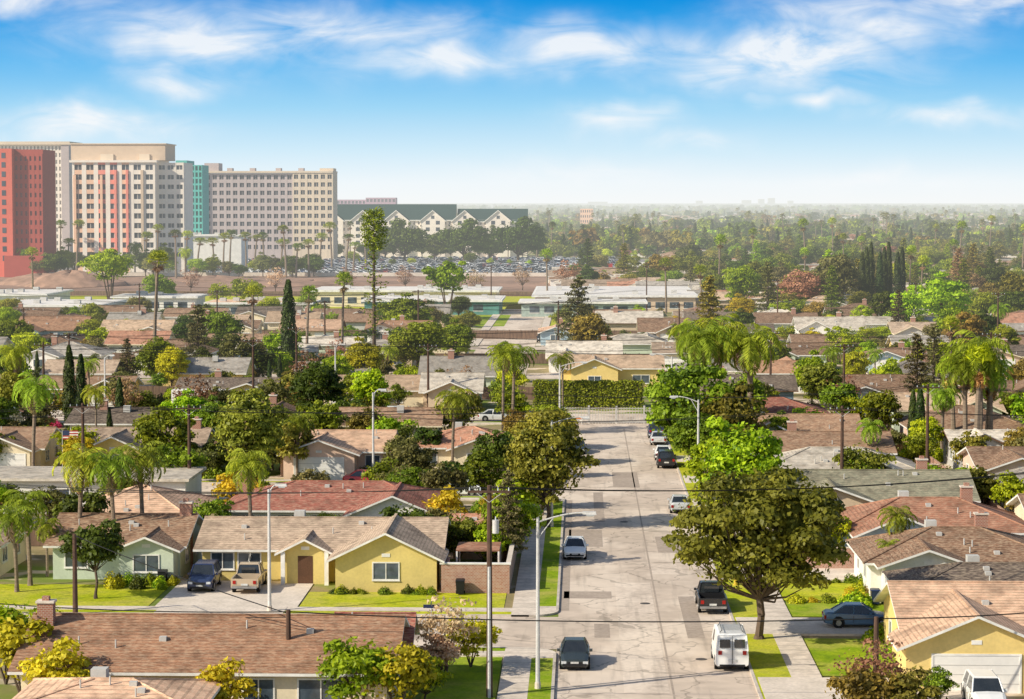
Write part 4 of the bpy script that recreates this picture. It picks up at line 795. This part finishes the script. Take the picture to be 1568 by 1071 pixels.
for i in range(14): tree('bu1',random.uniform(-34,-29.8),random.uniform(168,171),random.uniform(.4,.8),random.choice(['mid','lime','yellow','dark']))
for y in (163.8,172.5,194,202,214,221,232,240,251,259):
    for i in range(5): tree('bu2',15+i*1.3+random.uniform(-.3,.3),y+random.uniform(-.3,.3),random.uniform(.3,.6),random.choice(['mid','lime','yellow','dark','mid','mid','bloom']))
for i in range(40): tree(random.choice(['bu1','bu2']),random.uniform(19,21.0),random.uniform(138,292),random.uniform(.5,1.0),random.choice(['mid','lime','yellow','dark','gold']))
for i in range(24): tree(random.choice(['s1','bu1','bu2']),-6.6+random.uniform(-.6,.6),random.uniform(176,219),random.uniform(.4,.8),random.choice(['mid','lime','gold','yellow']))
for Y,sc,k,p in [(208,.6,'s1','mid'),(214,.9,'s2','street'),(238,.85,'s3','mid'),(250,.8,'b3','street'),(266,.7,'b3','mid'),(284,.8,'s2','mid')]: tree(k,-3.4,Y,sc,p)
for Y,sc,k,p in [(206,.5,'b3','lime'),(243,.7,'b1','mid'),(258,.7,'b3','lime'),(286,.7,'b1','mid')]: tree(k,12,Y,sc,p)
# ---------------------------------------------------------------- yard scatter
def clear(x,y,m=0):
    for (cx,cy,a,b) in foot:
        if abs(x-cx)<a+m-.8 and abs(y-cy)<b+m-.8: return False
    if RX0-4<x<15 and y<300: return False
    if -9<x<16 and 296<y<351: return False
    for s in (S1,S2,S3,(372,381),(446,455)):
        if s[0]-2<y<s[1]+1 and x<(RX0 if s[0]<310 else 999): return False
    if -23<x<-6 and 381<y<600: return False
    return True
pals=['mid','mid','mid','lime','lime','dark','dark','gold','olive','olive','street','street','lime','yellow']
cnt=0
while cnt<720:
    Y=random.uniform(176,575);lo,hi=XA(-40,Y),XA(1610,Y);x=random.uniform(lo,hi)
    if not clear(x,Y): continue
    px=890+x*F/Y
    cnt+=1;k=random.choices(['s1','s2','s3','b1','b2','b3','b4','q1','q2','f2','c2','p3','bu1','bu2','bare'],[18,17,17,8,7,10,4,1.8,1.8,.5,3,3,22,20,3])[0]
    near=Y<260;sc=random.uniform(.5,.9) if k[0] in 'bpc' and k[:2]!='bu' else random.uniform(.65,1.05)
    if (640<px<1080 and Y>380) and k[:2]!='bu': k='s1';sc*=.8
    if px<860 and Y>440 and k not in('bu1','bu2'): k=random.choice(['s1','s2','b3','s1','s3']);sc=min(sc,.75)
    pal='palm' if k[0] in 'qf' else 'cyp' if k[0]=='c' else 'needle' if k[0]=='p' else 'rust' if k=='bare' else random.choice(pals)
    if near and k[0] in 'bp' and k[:2]!='bu': sc*=.6
    if k[:2]=='bu': sc*=1.3;pal='bloom' if random.random()<.05 else pal
    tree(k,x,Y,sc,pal,sz=sc*random.uniform(.85,1.15))
cnt=0
while cnt<520:
    Y=random.uniform(540,1150);x=random.uniform(XA(870,Y),XA(1620,Y));px=890+x*F/Y
    if Y<700 and px<1085: continue
    if 890<Y and px<1035: continue
    if Y<600 and 1300<px<1400: continue
    cnt+=1;k=random.choice(['b1','b2','b3','b4','b3','b3','s1','b1','p3','s2','s1','s3','s2','p3','f1' if random.random()<.4 else 'b2']);pal='palm' if k[0] in 'qf' else 'cyp' if k[0]=='c' else random.choice(['mid','dark','dark','olive','mid','gold','lime','street','street','dark','mid','rust' if random.random()<.4 else 'olive'])
    tree(k,x,Y,random.uniform(.6,1.2),pal)
kinds=[]
for i in range(8):
    kinds.append(house(0,0,0,random.uniform(13,17),10,2.8,.34,random.choice(['gable','hip']),[(3,6,3,.4,'garage')],random.choice(['white','cream','tan']),['brown','grey','tan','umber','terra','taupe','pale','pale'][i],[(-3,2,'w')],name='house',reg=False,ret=True))
for i,me in enumerate(kinds):
    V=[];Fc=[]
    for j in range(270):
        t=random.random();Y=620*(7.0**t);x=random.uniform(XA(870,Y),XA(1640,Y)) if Y<2500 else random.uniform(XA(600,Y),XA(1640,Y))
        if Y<700 and x<XA(1090,Y): continue
        if 880<Y<1200 and x<XA(1040,Y): continue
        a=random.choice([0,math.pi/2,math.pi,-math.pi/2])+random.uniform(-.03,.03)+math.pi/4;b0=len(V);s=1+max(0,(Y-1200)/4500)
        for k in range(4): V.append((x+s*.7071*math.cos(a+k*pi/2),Y+s*.7071*math.sin(a+k*pi/2),0))
        Fc.append((b0,b0+1,b0+2,b0+3))
    m2=D.meshes.new("distant_houses");m2.from_pydata(V,[],Fc);o=link(D.objects.new("distant_houses",m2));o.instance_type='FACES';o.use_instance_faces_scale=True;o.show_instancer_for_render=False
    ch=link(D.objects.new("member",me));ch.parent=o
def far(n,y0,y1,pl,pr,smin,smax,big=True):
    out=[]
    for i in range(n):
        t=random.random();Y=y0*((y1/y0)**t);x=random.uniform(XA(pl,Y),XA(pr,Y));s=random.uniform(smin,smax)
        if big and random.random()<.10: s*=1.6
        out.append((x,Y,s))
    return out
for kind,pal,n in [('d1','mid',620),('d1','dark',760),('d2','olive',620),('d2','far',560),('d2','dark',560),('d1','gold',320),('d1','lime',280),('d3','dark',200),('f9','olive',170),('d4','cyp',90),('d2','rust',60),('d1','street',320)]:
    pt=kind in('f9','d3','d4');s=(.45,1.15) if not pt else (.75,1.3)
    p=far(n,1150,7500,820,1660,*s,big=not pt)+far(n//2,2500,9000,-60,900,*s,big=not pt)
    instances("distant_trees",kind,pal,p)
for kind,pal in [('d1','dark'),('d2','mid'),('d2','olive')]: instances("distant_trees",kind,pal,[(x,y,s) for x,y,s in far(800,6500,20000,-60,1640,1.3,2.4,False)])
b=MB();HB=P("far_block",(.6,.6,.6))
for px,w,h in [(1135,14,36),(1160,9,40),(1175,10,44),(1205,8,34),(900,30,30),(1065,10,34)]: X0=XA(px,9000);b.box(X0,X0+w*2.5,9000,9040,0,h,HB)
b.obj("background_buildings")
Y=2300;b=MB();grid(b,XA(888,Y),XA(908,Y),Y,2,zt(320,Y),6,4,tw['peach'],.5,.5,depth=15);b.obj("office_block")
# ---------------------------------------------------------------- sun & sky
EL=math.radians(33)
sd=Vector((-.88,-.475,0)).normalized()*math.cos(EL)+Vector((0,0,math.sin(EL)))
L=D.lights.new("sun",'SUN');L.energy=5.0;L.angle=math.radians(.5);L.color=(1,.92,.76);lo=link(D.objects.new("sun",L));lo.rotation_euler=sd.to_track_quat('Z','Y').to_euler()
w=D.worlds.new("World");SC.world=w;w.use_nodes=True;n=w.node_tree.nodes;l=w.node_tree.links;n.clear()
def node(t,**k):
    x=n.new(t)
    for a,v in k.items(): setattr(x,a,v)
    return x
def math_(op,a,b=None,c=None,clamp=False):
    x=node('ShaderNodeMath',operation=op,use_clamp=clamp)
    for i,v in enumerate((a,b,c)):
        if v is None: continue
        if isinstance(v,(int,float)): x.inputs[i].default_value=v
        else: l.new(v,x.inputs[i])
    return x.outputs[0]
WS=.12
tc=node('ShaderNodeTexCoord');sp=node('ShaderNodeSeparateXYZ');l.new(tc.outputs['Generated'],sp.inputs[0])
sk=node('ShaderNodeTexSky',sky_type='NISHITA');sk.sun_disc=False;sk.sun_elevation=EL;sk.sun_rotation=math.atan2(sd.x,sd.y);sk.dust_density=1.5;sk.ozone_density=1.0
# clear-air gradient over the lowest degrees of sky, blended into the Nishita dome above
rz=math_('DIVIDE',sp.outputs[2],.10,clamp=True)
gp=node('ShaderNodeValToRGB');l.new(rz,gp.inputs[0]);gp.color_ramp.interpolation='LINEAR'
for i,(p,c) in enumerate([(0.0,(.93,.95,.95)),(.08,(.88,.94,.97)),(.22,(.64,.84,.96)),(.40,(.35,.68,.93)),(.58,(.13,.50,.89)),(.74,(.018,.36,.82)),(.88,(.0,.27,.74)),(1.0,(.0,.24,.70))]):
    e=gp.color_ramp.elements[0] if i==0 else (gp.color_ramp.elements[1] if i==1 else gp.color_ramp.elements.new(p));e.position=p;e.color=c4(c)
gs=node('ShaderNodeVectorMath',operation='SCALE');l.new(gp.outputs[0],gs.inputs[0]);gs.inputs['Scale'].default_value=1/WS
up=node('ShaderNodeMapRange');up.inputs[1].default_value=.088;up.inputs[2].default_value=.13;l.new(sp.outputs[2],up.inputs[0])
m0=node('ShaderNodeMix',data_type='RGBA');l.new(up.outputs[0],m0.inputs[0]);l.new(gs.outputs[0],m0.inputs[6]);l.new(sk.outputs[0],m0.inputs[7])
az=math_('ARCTAN2',sp.outputs[0],sp.outputs[1]);U=math_('MULTIPLY',az,F/100);Vv=math_('MULTIPLY',sp.outputs[2],F/100)
uv=node('ShaderNodeCombineXYZ');l.new(U,uv.inputs[0]);l.new(Vv,uv.inputs[1])
mp=node('ShaderNodeMapping');mp.inputs['Scale'].default_value=(.55,1.6,1);mp.inputs['Rotation'].default_value=(0,0,.15);l.new(uv.outputs[0],mp.inputs[0])
nz=node('ShaderNodeTexNoise');nz.inputs['Scale'].default_value=1.1;nz.inputs['Detail'].default_value=6;nz.inputs['Roughness'].default_value=.58;nz.inputs['Distortion'].default_value=.7;l.new(mp.outputs[0],nz.inputs[0])
wn=node('ShaderNodeTexNoise');wn.inputs['Scale'].default_value=.9;wn.inputs['Detail'].default_value=3;l.new(uv.outputs[0],wn.inputs[0]);ws=node('ShaderNodeSeparateColor');l.new(wn.outputs[1],ws.inputs[0])
Uw=math_('ADD',U,math_('MULTIPLY',math_('SUBTRACT',ws.outputs[0],.5),1.6));Vw=math_('ADD',Vv,math_('MULTIPLY',math_('SUBTRACT',ws.outputs[1],.5),.8))
acc=None
for (cx,cy,rx,ry,s) in [(60,5,170,24,.85),(320,55,200,44,1.1),(540,45,200,30,.95),(290,125,80,24,.85),(660,88,170,32,1.0),(870,75,160,32,1.1),(1190,88,180,44,1.35),(1080,118,90,22,1.0),(1310,35,170,36,1.0),(1490,15,130,24,.9),(945,184,72,24,1.0),(1065,215,55,13,.8),(1450,178,110,16,1.0),(1245,158,65,15,.85),(140,198,130,24,1.05),(890,262,140,16,.6),(1330,278,150,16,.7)]:
    a=math_('DIVIDE',math_('SUBTRACT',Uw,(cx-890)/100),rx/100);b_=math_('DIVIDE',math_('SUBTRACT',Vw,(310-cy)/100),ry/100)
    e=math_('EXPONENT',math_('MULTIPLY',math_('ADD',math_('MULTIPLY',a,a),math_('MULTIPLY',b_,b_)),-1.0));e=math_('MULTIPLY',e,s)
    acc=e if acc is None else math_('MAXIMUM',acc,e)
cl=math_('MULTIPLY',acc,math_('ADD',math_('MULTIPLY',nz.outputs[0],2.9),-.70),clamp=True)
cl=math_('MULTIPLY',cl,.86)
m2=node('ShaderNodeMix',data_type='RGBA');l.new(cl,m2.inputs[0]);l.new(m0.outputs[2],m2.inputs[6]);m2.inputs[7].default_value=(.96/WS,.97/WS,.98/WS,1)
bg=node('ShaderNodeBackground');bg.inputs[1].default_value=WS;l.new(m2.outputs[2],bg.inputs[0]);ow=node('ShaderNodeOutputWorld');l.new(bg.outputs[0],ow.inputs[0])
print("objs",len(D.objects))
